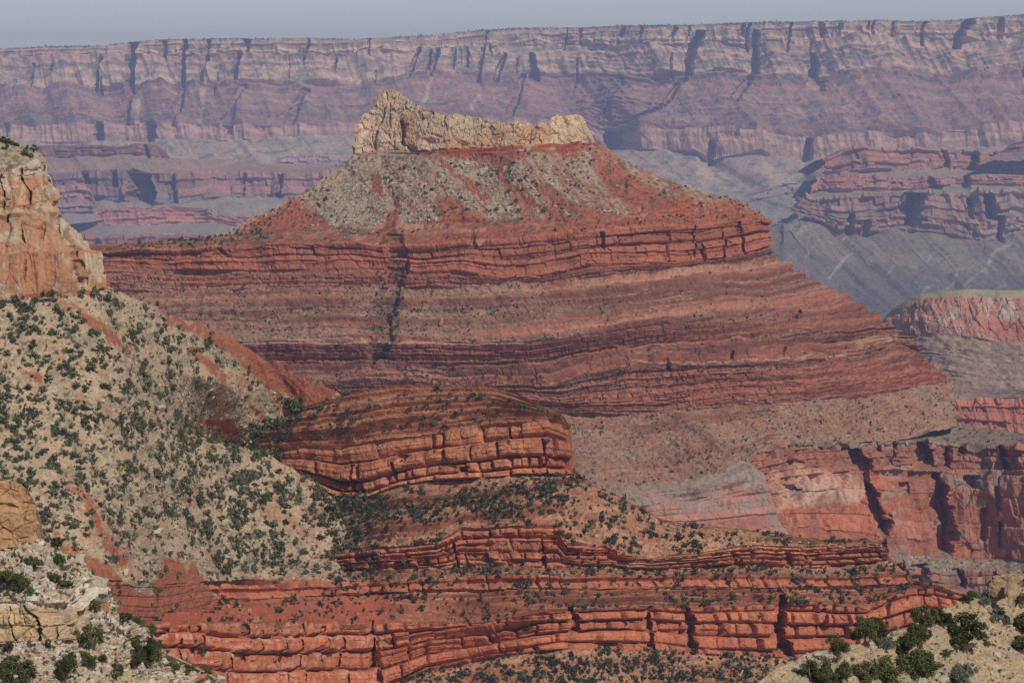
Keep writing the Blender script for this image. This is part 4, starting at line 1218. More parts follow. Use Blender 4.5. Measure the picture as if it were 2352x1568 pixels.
R.paint(paintR)
am = empty('amphitheatre', (1000, 1950, -520))
tag(am, 'curved red rock amphitheatre wall with a dark arched alcove and tall shadowed clefts', 'cliff', kind='structure')
R.build([('platform', 0, 0), ('upper_wall', 1, 1), ('main_wall', 2, 2), ('bench', 3, 3), ('gorge_wall', 4, 4)], M_butte, am)
# ------------------------------------------------------------------ G: the nearer red ridge of blocky ledges
g0 = [(480, 922), (600, 925), (660, 927), (720, 924), (760, 911), (800, 905), (870, 893), (905, 885), (1000, 884), (1130, 886), (1150, 893), (1200, 910), (1240, 933), (1280, 945), (1298, 960), (1307, 978), (1311, 1070), (1345, 1107), (1420, 1137), (1465, 1162), (1520, 1191), (1600, 1207), (1700, 1212), (1800, 1225), (1900, 1239), (1990, 1235), (2032, 1243), (2038, 1277), (2062, 1293), (2088, 1309), (2094, 1331), (2150, 1339), (2200, 1355), (2262, 1376)]
g1 = [(480, 1044), (625, 1034), (700, 1028), (780, 1030), (850, 1018), (930, 1005), (1000, 998), (1080, 985), (1150, 973), (1200, 968), (1260, 962), (1306, 984), (1311, 1074), (1345, 1108), (1420, 1138), (1465, 1163), (1520, 1192), (1600, 1208), (1700, 1213), (1800, 1226), (1900, 1240), (1990, 1236), (2032, 1244), (2038, 1278), (2062, 1294), (2088, 1310), (2094, 1332), (2150, 1340), (2200, 1356), (2262, 1377)]
g2 = [(480, 1092), (600, 1094), (700, 1108), (780, 1138), (850, 1142), (920, 1116), (1000, 1103), (1100, 1098), (1200, 1088), (1300, 1089), (1312, 1086), (1345, 1109), (1420, 1139), (1465, 1164), (1520, 1193), (1600, 1209), (1700, 1214), (1800, 1227), (1900, 1241), (1990, 1237), (2032, 1245), (2038, 1279), (2062, 1295), (2088, 1311), (2094, 1333), (2150, 1341), (2200, 1357), (2262, 1378)]
g3 = [(480, 1210), (800, 1182), (1000, 1172), (1200, 1155), (1310, 1102), (1345, 1112), (1420, 1142), (1465, 1167), (1520, 1196), (1600, 1212), (1700, 1217), (1800, 1230), (1900, 1244), (1990, 1240), (2032, 1248), (2038, 1280), (2062, 1296), (2088, 1312), (2094, 1334), (2150, 1342), (2200, 1358), (2262, 1379)]
g4 = [(480, 1290), (790, 1272), (850, 1262), (1000, 1247), (1060, 1214), (1160, 1208), (1280, 1207), (1300, 1250), (1400, 1256), (1425, 1276), (1500, 1280), (1600, 1268), (1690, 1256), (1750, 1252), (1850, 1255), (1990, 1247), (2034, 1253), (2038, 1281), (2062, 1297), (2088, 1313), (2094, 1335), (2150, 1343), (2200, 1359), (2262, 1380)]
g5 = [(480, 1340), (850, 1312), (1050, 1304), (1240, 1303), (1400, 1303), (1500, 1310), (1600, 1306), (1700, 1302), (1850, 1304), (2000, 1296), (2037, 1288), (2062, 1298), (2088, 1314), (2094, 1336), (2150, 1344), (2200, 1360), (2262, 1381)]
g6 = [(480, 1350), (800, 1346), (1000, 1332), (1200, 1326), (1500, 1326), (1700, 1323), (1900, 1326), (2086, 1318), (2094, 1337), (2150, 1345), (2200, 1361), (2262, 1382)]
g7 = [(480, 1382), (800, 1368), (1000, 1358), (1500, 1353), (1900, 1353), (2086, 1348), (2094, 1346), (2150, 1346), (2200, 1362), (2262, 1383)]
g8 = [(340, 1430), (500, 1434), (850, 1434), (1100, 1428), (1240, 1405), (1300, 1402), (1500, 1396), (1600, 1400), (1700, 1392), (1800, 1386), (1990, 1393), (2094, 1352), (2150, 1352), (2200, 1366), (2264, 1387)]
g9 = [(340, 1585), (880, 1590), (980, 1540), (1100, 1515), (1200, 1500), (1300, 1490), (1500, 1492), (1620, 1500), (1830, 1512), (2000, 1500), (2200, 1480), (2270, 1440)]
g10 = [(330, 1660), (900, 1650), (1200, 1640), (2300, 1640)]
GB = dict(th=(1.2, 3.4), ratio=(1.5, 6), amp=0.9, bamp=0.7, crack=0.9, cw=0.28, jprob=0.3)
GBIG = dict(th=(4.5, 9.5), ratio=(0.7, 2.6), amp=1.6, bamp=1.9, crack=2.4, cw=0.5, jprob=0.6)
GS = dict(th=(1.4, 5.0), c=0.42, k=0.42, lat=0.34, rag=0.09)
GSd = dict(th=(1.4, 5.0), c=0.32, k=0.34, lat=0.5, rag=0.09)
GF = [(2.2, 30, 4), (0.35, 3, 3), (0.12, 0.9, 2)]
FC = (5.0, 0.12, 0.5, 0.8, 0.04)
ivG = [
    dict(T=0.72, fine=1.6, stairs=[dict(GS, th=(1.8, 4.5), lat=0.24, k=0.6, c=0.36), dict(GS, th=(0.7, 1.8), k=0.35, lat=0.4)], facets=[(2.6, 0.12, 0.4, 0.5, 0.05)], fbm=GF),
    dict(T=3.6, fine=1.5, beds=[dict(GBIG, th=(4.5, 9), ratio=(0.7, 2.4), bamp=1.8, amp=1.3, crack=2.8, cw=0.55, jprob=0.5, warp=0.5, bg=0.4, und=2.6, bulge=1.2), dict(GB, amp=0.3, bamp=0.2, crack=0.3)], facets=[FC, (1.8, 0.16, 0.5, 0.8, 0.08)], fbm=[(2.0, 24, 4), (0.5, 4, 4)]),
    dict(T=0.55, cover=0.6, stairs=[GSd], fbm=GF), dict(T=0.5, cover=0.5, stairs=[GSd], fbm=GF),
    dict(T=2.6, cover=0.12, beds=[GB, dict(GBIG, th=(3.5, 8), ratio=(1.0, 3.5), und=2.2, bulge=1.0)], facets=[FC, (1.8, 0.16, 0.5, 0.8, 0.08)], fbm=[(3.0, 30, 5), (0.5, 4, 3)]),
    dict(T=0.5, cover=0.5, stairs=[GSd], fbm=GF),
    dict(T=2.0, cover=0.2, stairs=[dict(GS, th=(2, 6), c=0.6, lat=0.2)], beds=[dict(GBIG, th=(2.5, 6), ratio=(1.2, 5), amp=0.8, bamp=0.9, und=1.4, bulge=0.6)], facets=[FC], fbm=[(2.5, 30, 5), (0.5, 4, 3)]),
    dict(T=[(340, 1.1), (850, 1.1), (1100, 0.8), (1300, 0.6), (2260, 0.6)], cover=0.35, stairs=[GS, dict(GS, th=(0.7, 2.0), k=0.25)], fbm=GF),
    dict(T=[(340, 3.2), (880, 2.6), (1150, 1.4), (1320, 4.0), (2260, 4.0)], stairs=[dict(GS, th=(2, 7), c=0.6, lat=0.3, k=0.3, xr=(820, 920, 1230, 1330))], beds=[dict(GBIG, th=(5, 12), ratio=(1.0, 2.8), amp=1.4, bamp=2.2, crack=3.2, cw=0.7, jprob=0.75, bg=0.4, warp=0.6, und=1.7, bulge=0.5), dict(GB, amp=0.4, bamp=0.3, crack=0.6, xr=(700, 900, 1230, 1330))], facets=[FC, (1.8, 0.16, 0.5, 0.8, 0.08)], fbm=[(2.0, 26, 5), (0.5, 4, 4)]),
    dict(T=0.6, cover=0.6, stairs=[GSd], fbm=GF),
]
carveG = [
    ([(1395, 1312, 6), (1420, 1318, 12), (1452, 1324, 14)], 6.0), ([(1395, 1490, 4), (1430, 1493, 7), (1490, 1496, 5)], 6.0), ([(1392, 1576, 4), (1430, 1584, 10), (1494, 1590, 12)], 7.5),
    ([(1370, 1800, 8), (1400, 1793, 14), (1460, 1792, 20), (1492, 1806, 24), (1512, 1815, 14)], 13.0), ([(1400, 1890, 6), (1440, 1892, 8)], 3.5), ([(1446, 1410, 70), (1454, 1410, 70)], 2.4), ([(1448, 1550, 50), (1454, 1550, 50)], 2.4),
    ([(1448, 1640, 40), (1455, 1640, 40)], 1.6), ([(1462, 1880, 70), (1468, 1880, 70)], 3.0), ([(1300, 1790, 12), (1305, 1790, 30)], 2.5), ([(1268, 1800, 8), (1300, 1812, 14)], 4.0), ([(1275, 1694, 6), (1304, 1692, 9)], 3.5), ([(1278, 1856, 4), (1300, 1858, 5)], 3.0),
    ([(1248, 1246, 5), (1300, 1248, 7)], 5.5), ([(1254, 1368, 3), (1302, 1371, 4)], 4.0), ([(1258, 1330, 3), (1300, 1334, 4)], 3.0), ([(1262, 1400, 4), (1296, 1402, 4)], 3.0), ([(1286, 1280, 30), (1300, 1290, 50)], 1.8), ([(1248, 1045, 3), (1300, 1050, 4)], 4.0),
    ([(1070, 815, 3), (1138, 810, 4)], 3.5), ([(1048, 930, 16), (1062, 922, 10)], 3.5), ([(1076, 1066, 16), (1090, 1066, 14)], 5.0), ([(1066, 905, 4), (1100, 905, 5)], 3.0), ([(960, 1276, 14), (976, 1286, 14)], 3.0),
    ([(985, 1168, 4), (1020, 1172, 5)], 3.0), ([(1046, 1180, 20), (1056, 1185, 20)], 2.5), ([(1010, 1248, 4), (1088, 1250, 5)], 3.0), ([(1000, 995, 5), (1040, 992, 6)], 3.0),
    ([(1436, 558, 5), (1520, 562, 6)], 3.5), ([(1434, 690, 5), (1568, 696, 6)], 3.5), ([(1428, 850, 6), (1480, 856, 6), (1568, 872, 8)], 6.0), ([(1450, 640, 4), (1568, 642, 5)], 2.8), ([(1460, 785, 5), (1600, 793, 6)], 4.0), ([(1440, 456, 4), (1500, 455, 5)], 3.2), ([(1470, 410, 4), (1568, 414, 5)], 2.8), ([(1450, 600, 4), (1500, 602, 4)], 2.4), ([(1500, 520, 4), (1568, 522, 5)], 2.8), ([(1440, 740, 4), (1520, 744, 5)], 3.0),
    ([(1424, 420, 50), (1430, 420, 60)], 2.2), ([(1322, 1714, 4), (1340, 1714, 4)], 2.5), ([(1328, 1750, 5), (1342, 1750, 5)], 2.5), ([(1325, 1545, 4), (1350, 1545, 4)], 2.5), ([(1325, 1460, 4), (1350, 1462, 4)], 2.5), ([(1410, 1960, 8), (1440, 1966, 5)], 2.0), ([(1372, 1740, 10), (1384, 1740, 10)], 3.0),
]
G = Sheet([g0, g1, g2, g3, g4, g5, g6, g7, g8, g9, g10], ivG, 1, [(330, 1120), (480, 1096), (625, 1064), (850, 1036), (1100, 1025), (1250, 1020), (1312, 1032), (1500, 1045), (1800, 1060), (2040, 1075), (2100, 1050), (2300, 1070)],
          step=2.2, mode='clip', rim=2.4, x0=330, x1=2300, seed=71, carve=carveG, back=[(1.012, 0.5), (1.04, 8), (1.10, 50)], strike=0.6, sm=16,
          dD={6: [(480, -115), (700, -35), (850, 0)], 8: [(340, -130), (500, -80), (850, -25), (1050, 0)]})


def paintG(s):
    c = layer_color(s, [(0.37, 0.15, 0.08), (0.44, 0.185, 0.10), (0.34, 0.14, 0.08), (0.33, 0.145, 0.085), (0.40, 0.15, 0.085), (0.31, 0.135, 0.085), (0.36, 0.13, 0.075), (0.33, 0.125, 0.072), (0.43, 0.155, 0.085), (0.30, 0.13, 0.08)], 0.14, 0.16)
    iv = s.IV[:, None] + 0 * s.GX
    X, Y = s.GX, s.GY
    cl = ((iv == 1) | (iv == 4) | (iv == 6) | (iv == 8)).astype(float)
    bench = (1 - cl) * (1 - s.clf)
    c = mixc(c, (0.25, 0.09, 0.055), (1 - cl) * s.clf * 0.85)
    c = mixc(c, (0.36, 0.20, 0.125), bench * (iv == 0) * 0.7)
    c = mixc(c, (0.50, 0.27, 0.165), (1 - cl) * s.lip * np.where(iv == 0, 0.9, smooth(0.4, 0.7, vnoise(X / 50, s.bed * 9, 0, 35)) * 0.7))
    c = mixc(c, (0.31, 0.145, 0.09), np.maximum(s.cov, bench) * 0.7)
    c = mixc(c, (0.29, 0.19, 0.135), np.maximum(s.cov, bench) * smooth(0.0, 0.4, fbm(X / 60, Y / 18, 3, 4, 2)) * 0.6)
    c = c * (1 + 0.22 * fbm(X / 4, Y / 3.4, 6, 3, 25))[..., None]
    bb = bed_bands(s, 2.6)
    lay = np.where(cl > 0, 0.35, 0.75) * smooth(0.25, 0.75, np.abs(bb)) * (1 - 0.7 * s.cov)
    cb = mixc(mixc(np.ones(X.shape + (3,)) * np.array([0.33, 0.125, 0.075]), (0.18, 0.07, 0.05), smooth(0.1, 0.65, -bb)), (0.46, 0.25, 0.16), smooth(0.45, 0.9, bb))
    c = c + (cb - c) * lay[..., None]
    # desert varnish streaks and pale lime runs on the cliffs
    st = fbm(X / 7, Y / 55, 1, 4, 5)
    c = mixc(c, (0.19, 0.085, 0.06), cl * smooth(0.08, 0.5, st + 0.25 * (s.blk - 0.5)) * 0.65)
    c = mixc(c, (0.46, 0.25, 0.165), cl * smooth(0.25, 0.55, -st) * 0.4)
    c = mixc(c, (0.60, 0.45, 0.36), (iv == 8) * (X < 900) * smooth(0.5, 0.65, vnoise(X / 5, Y / 9, 0, 7)) * smooth(0.5, 0.7, vnoise(X / 60, Y / 8, 0, 8)) * 0.4)
    c = mixc(c, (0.26, 0.085, 0.055), (iv == 1) * smooth(1205, 1240, X) * 0.55)
    c = mixc(c, (0.32, 0.085, 0.05), (iv == 7) * (X < 900) * 0.7)
    c = mixc(c, (0.46, 0.28, 0.20), patch(s, [(1405, 1300), (1500, 1284), (1610, 1274), (1610, 1282), (1500, 1296), (1420, 1310)], 2, 3) * 0.75)
    c = mixc(c, (0.44, 0.25, 0.17), patch(s, [(1240, 1180), (1345, 1168), (1420, 1164), (1420, 1174), (1250, 1192)], 2, 3) * 0.6)
    soft = np.maximum(bench, s.cov)
    c = mixc(c, (0.50, 0.33, 0.23), soft * speck(s, 4.2, 0.68, 11) * 0.7)
    c = mixc(c, (0.52, 0.40, 0.30), soft * speck(s, 3.2, 0.72, 12) * (0.3 + 0.7 * smooth(1500, 1650, X) * smooth(1260, 1240, Y)) * 0.9)
    c = mixc(c, (0.10, 0.10, 0.06), soft * np.maximum(speck(s, 6, 0.66, 13), speck(s, 3.6, 0.68, 14)) * 0.8)
    c = mixc(c, (0.11, 0.115, 0.07), soft * smooth(0.25, 0.5, fbm(X / 36, Y / 12, 6, 4, 15) + 0.3 * inpoly(X, Y, [(790, 1140), (1000, 1160), (1000, 1210), (780, 1230)])) * 0.45)
    return c * np.array([1.04, 0.95, 0.86])


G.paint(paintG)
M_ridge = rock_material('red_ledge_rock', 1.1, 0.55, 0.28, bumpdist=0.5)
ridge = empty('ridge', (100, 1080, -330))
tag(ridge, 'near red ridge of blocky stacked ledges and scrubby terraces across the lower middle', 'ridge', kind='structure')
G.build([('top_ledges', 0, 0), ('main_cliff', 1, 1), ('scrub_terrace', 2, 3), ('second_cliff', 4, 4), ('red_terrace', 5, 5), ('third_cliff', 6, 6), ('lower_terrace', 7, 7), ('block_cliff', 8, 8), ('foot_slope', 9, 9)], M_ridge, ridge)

# ------------------------------------------------------------------ H: the pale scrub-covered debris slope on the left
h0 = [(-60, 690), (0, 684), (100, 686), (150, 680), (230, 664), (260, 662), (300, 679), (350, 700), (420, 734), (450, 749), (500, 769), (550, 795), (620, 834), (700, 865), (760, 893), (792, 908)]
h1 = [(-60, 780), (150, 790), (350, 840), (500, 880), (600, 915), (692, 937)]
h2 = [(-60, 880), (150, 930), (300, 970), (450, 1000), (562, 1026)]
h3 = [(-60, 990), (200, 1050), (450, 1060), (620, 1058), (700, 1096)]
h4 = [(-60, 1140), (200, 1180), (500, 1180), (700, 1150), (772, 1150)]
h5 = [(-60, 1230), (200, 1260), (500, 1260), (700, 1240), (794, 1222)]
h5b = [(-60, 1280), (240, 1295), (500, 1300), (700, 1290), (770, 1284)]
h6 = [(-60, 1330), (240, 1330), (360, 1345), (510, 1335), (650, 1338), (805, 1342)]
h7 = [(-60, 1440), (240, 1430), (355, 1434), (470, 1402), (512, 1396), (560, 1350), (812, 1350)]
SL = dict(fbm=[(4, 60, 5), (0.8, 5, 4), (0.3, 1.6, 3)], col=[(2.2, 60, 0.75, 6), (0.6, 12, 0.75, 8)])
SH0 = dict(n=None)
ivH = [dict(T=0.62, **SL), dict(T=0.66, **SL), dict(T=0.68, **SL), dict(T=0.68, **SL), dict(T=0.70, **SL), dict(T=0.71, **SL), dict(T=0.72, **SL), dict(T=0.9, fbm=[(4, 50, 5), (0.8, 5, 4), (0.3, 1.6, 3)], col=[(3.0, 45, 0.6, 6)], beds=[dict(th=(1, 3), ratio=(4, 10), amp=0.3, bamp=0.15, crack=0.3, cw=0.35)])]
Hs = Sheet([h0, h1, h2, h3, h4, h5, h5b, h6, h7], ivH, 0, [(-60, 890), (100, 900), (245, 918), (350, 980), (450, 1040), (540, 1072), (620, 1080), (812, 1076)], step=2.1, mode='clip', seed=83, back=[(1.006, 1.5), (1.02, 10), (1.05, 50)], strike=0.4, conform=(G, 230.0, -2.0))
REDS_H = [
    [(135, 702), (165, 708), (240, 757), (300, 802), (290, 822), (250, 797), (190, 752)],
    [(340, 698), (390, 716), (450, 740), (500, 760), (550, 786), (675, 845), (745, 880), (790, 915), (700, 945), (655, 915), (590, 872), (530, 822), (465, 785), (415, 752)],
    [(425, 794), (460, 802), (500, 857), (525, 887), (505, 892), (460, 837)], [(445, 954), (500, 962), (550, 982), (555, 997), (520, 1002), (450, 967)],
    [(565, 917), (620, 962), (600, 967), (555, 922)], [(30, 827), (55, 842), (100, 862), (120, 887), (100, 882), (50, 852)],
    [(110, 1164), (150, 1244), (190, 1264), (240, 1290), (275, 1330), (345, 1364), (365, 1284), (405, 1278), (450, 1319), (500, 1374), (512, 1440), (220, 1440), (240, 1360), (200, 1300), (140, 1254)],
    [(155, 1104), (215, 1149), (250, 1230), (240, 1240), (200, 1160), (160, 1119)], [(100, 672), (215, 655), (250, 665), (150, 690)], [(560, 1330), (820, 1336), (820, 1360), (540, 1360)], [(240, 1220), (300, 1290), (290, 1310), (235, 1250)]]


def paintH(s):
    c = layer_color(s, [(0.44, 0.305, 0.18)] * 7 + [(0.32, 0.19, 0.125)], 0.0, 0.0)
    X, Y = s.GX, s.GY
    tone = fbm((X - 0.8 * Y) / 40, (X + Y) / 160, 0, 4, 3)
    c = mixc(c, (0.40, 0.27, 0.165), smooth(0.0, 0.45, tone) * 0.6)
    c = mixc(c, (0.34, 0.25, 0.16), smooth(0.0, 0.45, -tone) * 0.5)
    pink = patch(s, [(150, 1060), (230, 1150), (300, 1260), (330, 1330), (300, 1330), (240, 1240), (140, 1110)], 5, 9)
    c = mixc(c, (0.38, 0.20, 0.13), pink * 0.8)
    red = np.zeros(X.shape)
    for k, p in enumerate(REDS_H):
        red = np.maximum(red, patch(s, p, k, 10))
    soil = fbm((X - 0.9 * Y) / 34, (X + Y) / 120, 7, 5, 19) + 0.25 * smooth(350, 650, X - 0.3 * (Y - 900)) - 0.1
    red = np.maximum(red, smooth(0.22, 0.5, soil) * 0.55)
    bandred = np.sin(s.Q * 1.1) * 0.08
    c = mixc(c, np.array([0.29, 0.085, 0.042]), red * 0.95)
    c = c * (1 + (red * bandred))[..., None]
    c = mixc(c, (0.45, 0.38, 0.28), np.maximum(speck(s, 6, 0.68, 11), speck(s, 3.6, 0.66, 12)) * (1 - 0.8 * red) * 0.7)
    c = mixc(c, (0.27, 0.22, 0.17), speck(s, 4.2, 0.66, 13) * (1 - 0.8 * red) * 0.6)
    vg = fbm(X / 30, Y / 22, 4, 4, 14)
    c = mixc(c, (0.11, 0.115, 0.065), smooth(0.0, 0.4, vg + 0.25 * speck(s, 7, 0.55, 15) - 0.1) * (1 - red) * 0.45)
    c = mixc(c, (0.08, 0.08, 0.045), speck(s, 6.5, 0.69, 16) * (1 - 0.8 * red) * 0.8)
    return c


Hs.paint(paintH)
M_slope = rock_material('debris_soil', 0.9, 0.7, 0.35, bumpdist=0.5)
dslope = empty('slope', (-300, 900, -260))
tag(dslope, 'pale debris slope streaked with bare red soil and dotted with dark shrubs on the left', 'hillside', kind='structure')
Hs.build([('upper_slope', 0, 2), ('lower_slope', 3, 6), ('red_foot', 7, 7)], M_slope, dslope)

# ------------------------------------------------------------------ L: tan cliff standing on that slope
l0 = [(-60, 300), (0, 311), (40, 324), (80, 342), (95, 351), (101, 360)]
l1 = [(-60, 388), (0, 384), (60, 380), (92, 371), (108, 374), (112, 390)]
l2 = [(-60, 480), (60, 478), (110, 470), (126, 476)]
l2b = [(-60, 500), (60, 498), (120, 488), (150, 492)]
l3 = [(-60, 585), (100, 582), (200, 575), (240, 574)]
l4 = [(-60, 694), (0, 690), (100, 692), (160, 682), (215, 668), (244, 658)]
LB = dict(th=(6, 15), ratio=(0.4, 1.1), amp=0.7, bamp=1.5, crack=2.0, cw=0.45, warp=2.0)
LF = [(6, 22, 5), (1.6, 5, 4), (0.5, 1.6, 3)]
ivL = [dict(T=0.5, fbm=[(1.5, 14, 4), (0.4, 2.5, 3)]), dict(T=5, beds=[dict(LB, crack=0.8)], facets=[(11, 0.26, 0.5, 1.9, 0.05), (4, 0.22, 0.5, 1.7, 0.07)], fbm=LF, col=[(2.2, 11, 0, 9)]), dict(T=2.0, facets=[(9, 0.3, 0.6, 1.2, 0.05), (3.5, 0.26, 0.6, 1.1, 0.07)], fbm=LF), dict(T=3.5, facets=[(11, 0.26, 0.5, 1.9, 0.05), (4, 0.22, 0.5, 1.7, 0.07)], fbm=LF, col=[(1.6, 10, 0, 9)]), dict(T=4.5, facets=[(9, 0.2, 0.5, 2.4, 0.04), (3, 0.16, 0.5, 2.4, 0.06)], fbm=[(3.5, 22, 5), (0.8, 4, 4)], col=[(1.6, 8, 0, 11), (0.6, 3, 0, 10)])]
carveL = [([(390, 52, 3), (430, 62, 3), (470, 74, 4)], 4), ([(405, 2, 2), (470, 12, 3), (510, 20, 3)], 4), ([(380, 100, 3), (420, 108, 3)], 2), ([(432, 92, 7), (444, 92, 6)], 2.5), ([(515, 100, 5), (545, 96, 5)], 2), ([(490, 140, 3), (540, 146, 4)], 2.5), ([(560, 168, 7), (590, 172, 8)], 3),
          ([(600, 180, 12), (620, 184, 12)], 2.5), ([(520, 50, 3), (560, 56, 4)], 3), ([(640, 196, 8), (652, 200, 8)], 2), ([(590, 120, 3), (660, 122, 3)], 1.5), ([(600, 60, 3), (640, 58, 3)], 1.5)]
LS = Sheet([l0, l1, l2, l2b, l3, l4], ivL, 5, [(-60, 884), (60, 893), (150, 901), (215, 914), (244, 922)], step=1.9, mode='norm', seed=89, carve=carveL, back=[(1.006, 2), (1.02, 14), (1.05, 60)], strike=0.5)


def paintL(s):
    c = layer_color(s, [(0.32, 0.25, 0.165), (0.40, 0.255, 0.15), (0.41, 0.29, 0.185), (0.38, 0.22, 0.125), (0.37, 0.19, 0.105)], 0.06, 0.16)
    iv = s.IV[:, None] + 0 * s.GX
    X, Y = s.GX, s.GY
    w = fbm(X / 22, Y / 30, 2, 4, 4)
    c = mixc(c, (0.44, 0.20, 0.105), (iv >= 1) * smooth(0.0, 0.4, w + 0.25 * smooth(560, 640, Y) - 0.25 * smooth(90, 200, X)) * 0.75)
    c = mixc(c, (0.45, 0.37, 0.265), (iv >= 1) * smooth(0.0, 0.35, -w + 0.35 * smooth(90, 170, X - 0.35 * (Y - 500)) - 0.2) * 0.8)
    c = mixc(c, (0.48, 0.41, 0.31), (iv == 1) * smooth(420, 385, Y) * 0.7)
    c = mixc(c, (0.25, 0.14, 0.09), (iv >= 3) * smooth(0.2, 0.5, fbm(X / 5, Y / 50, 2, 4, 6)) * 0.5)
    c = mixc(c, (0.30, 0.085, 0.045), smooth(668, 676, Y - 3 * fbm(X / 10, 0, 0, 3, 2) + 0.08 * (X - 130)) * (X > 50) * 0.9)
    c = mixc(c, (0.10, 0.10, 0.06), (iv == 0) * speck(s, 7, 0.6, 7) * 0.7)
    return c


LS.paint(paintL)
M_tan = rock_material('tan_sandstone', 1.0, 0.5, 0.22, bumpdist=0.4)
cl = empty('cliff', (-350, 900, -190))
tag(cl, 'tall tan and orange sandstone cliff with shrubs on top at the left edge', 'cliff', kind='structure')
LS.build([('shrubby_top', 0, 0), ('upper_face', 1, 1), ('shoulder', 2, 2), ('middle_face', 3, 3), ('lower_face', 4, 4)], M_tan, cl)

# ------------------------------------------------------------------ I: pale rocky outcrop in the lower left corner
isk = [(-60, 1096), (0, 1103), (30, 1105), (50, 1113), (66, 1128), (80, 1148), (91, 1172), (92, 1188), (86, 1206), (87, 1228), (98, 1238), (110, 1249), (140, 1262), (160, 1268), (185, 1282), (200, 1294), (207, 1308), (211, 1320), (228, 1330), (243, 1345), (240, 1378), (262, 1404), (300, 1424), (340, 1441), (375, 1491), (410, 1509), (480, 1544), (540, 1579)]
def under(xs_rows, d):
    """own rows where given, elsewhere the skyline plus d"""
    xs = sorted(set([p[0] for p in xs_rows] + [p[0] for p in isk if p[0] > xs_rows[-1][0]]))
    ix = [p[0] for p in isk]; iy = [p[1] for p in isk]
    out = list(xs_rows)
    for x in xs:
        if x > xs_rows[-1][0]:
            out.append((x, np.interp(x, ix, iy) + d))
    return out
i1 = under([(-60, 1274), (0, 1264), (50, 1254), (87, 1240), (100, 1246)], 2)
i2 = under([(-60, 1385), (0, 1380), (60, 1378), (100, 1384), (150, 1385), (190, 1388)], 5)
i2 = [(-60, 1385), (0, 1380), (60, 1376), (100, 1382), (150, 1380), (195, 1334), (212, 1326), (228, 1336), (243, 1349), (241, 1381), (262, 1408), (300, 1428), (340, 1445), (375, 1495), (410, 1513), (480, 1548), (540, 1583)]
i3 = [(-60, 1492), (0, 1480), (60, 1476), (110, 1474), (160, 1468), (190, 1440), (215, 1392), (243, 1384), (262, 1412), (300, 1432), (340, 1449), (375, 1499), (410, 1517), (480, 1552), (540, 1587)]
i4 = [(-60, 1640), (540, 1640)]
IB = dict(th=(1.0, 3.2), ratio=(0.9, 3), amp=0.5, bamp=0.6, crack=0.7, cw=0.13, warp=0.8)
IF = [(1.2, 7, 5), (0.35, 1.3, 4), (0.12, 0.4, 3)]
FI = [(4.0, 0.20, 0.6, 0.8, 0.03), (1.3, 0.22, 0.6, 0.6, 0.05)]
FI2 = [(2.4, 0.30, 0.7, 0.6, 0.06), (0.8, 0.42, 0.7, 0.6, 0.09)]
ivI = [dict(T=5, facets=FI, fbm=IF, n=84), dict(T=0.72, fbm=IF, facets=FI2, n=66), dict(T=3.2, beds=[dict(IB, crack=0.4)], facets=FI, fbm=IF, n=66), dict(T=0.78, fbm=IF, facets=FI2, n=110)]
carveI = [([(1395, 62, 4), (1425, 84, 5), (1470, 96, 4)], 1.6), ([(1440, 124, 3), (1470, 128, 3)], 1.0), ([(1158, 0, 30), (1166, 20, 40)], 0.5), ([(1310, 184, 8), (1316, 186, 8)], 0.8), ([(1395, 20, 3), (1470, 34, 3)], 0.7)]
IS = Sheet([isk, i1, i2, i3, i4], ivI, 0, [(-60, 268), (90, 268), (243, 272), (375, 285), (540, 300)], step=1.5, mode='clip', seed=97, ext=(-30, -170, 9999, 0), carve=carveI, back=[(1.01, 0.6), (1.04, 5), (1.10, 24)], strike=0.5, sm=10)


def paintI(s):
    c = layer_color(s, [(0.42, 0.25, 0.12), (0.41, 0.315, 0.205), (0.46, 0.335, 0.195), (0.40, 0.305, 0.20)], 0.10, 0.14)
    iv = s.IV[:, None] + 0 * s.GX
    X, Y = s.GX, s.GY
    tone = fbm(X / 30, Y / 18, 1, 5, 3)
    c = mixc(c, (0.58, 0.52, 0.43), ((iv == 1) | (iv == 3)) * smooth(0.05, 0.4, tone) * 0.8)
    c = mixc(c, (0.44, 0.33, 0.24), ((iv == 1) | (iv == 3)) * smooth(0.05, 0.4, -tone) * 0.7)
    c = mixc(c, (0.27, 0.13, 0.08), (iv == 0) * smooth(1190, 1215, Y + 0.2 * X) * smooth(0.0, 0.3, fbm(X / 12, Y / 16, 3, 4, 8) + 0.1) * 0.5)
    c = mixc(c, (0.62, 0.57, 0.47), patch(s, [(180, 1310), (215, 1318), (246, 1345), (242, 1385), (215, 1372), (195, 1345)], 3, 4) * 0.8)
    c = mixc(c, (0.36, 0.28, 0.24), (iv == 2) * (X > 110) * smooth(0.0, 0.4, fbm(X / 12, Y / 40, 3, 4, 9)) * 0.7)
    c = mixc(c, (0.60, 0.53, 0.43), (iv == 2) * smooth(1400, 1388, Y) * 0.7)
    c = mixc(c, (0.28, 0.22, 0.16), speck(s, 4, 0.68, 10) * ((iv == 1) | (iv == 3)) * 0.6)
    c = mixc(c, (0.62, 0.56, 0.46), speck(s, 7, 0.64, 11) * ((iv == 1) | (iv == 3)) * 0.7)
    c = mixc(c, (0.16, 0.15, 0.09), speck(s, 8, 0.70, 12) * ((iv == 1) | (iv == 3)) * 0.6)
    return c


IS.paint(paintI)
M_near = rock_material('pale_rock', 0.35, 0.6, 0.25, bumpdist=0.12)
oc = empty('outcrop', (-100, 270, -70))
tag(oc, 'pale cream and orange rock outcrop with junipers in the lower left corner', 'rock outcrop', kind='structure')
IS.build([('orange_buttress', 0, 0), ('upper_slope', 1, 1), ('tan_cliff', 2, 2), ('lower_slope', 3, 3)], M_near, oc)

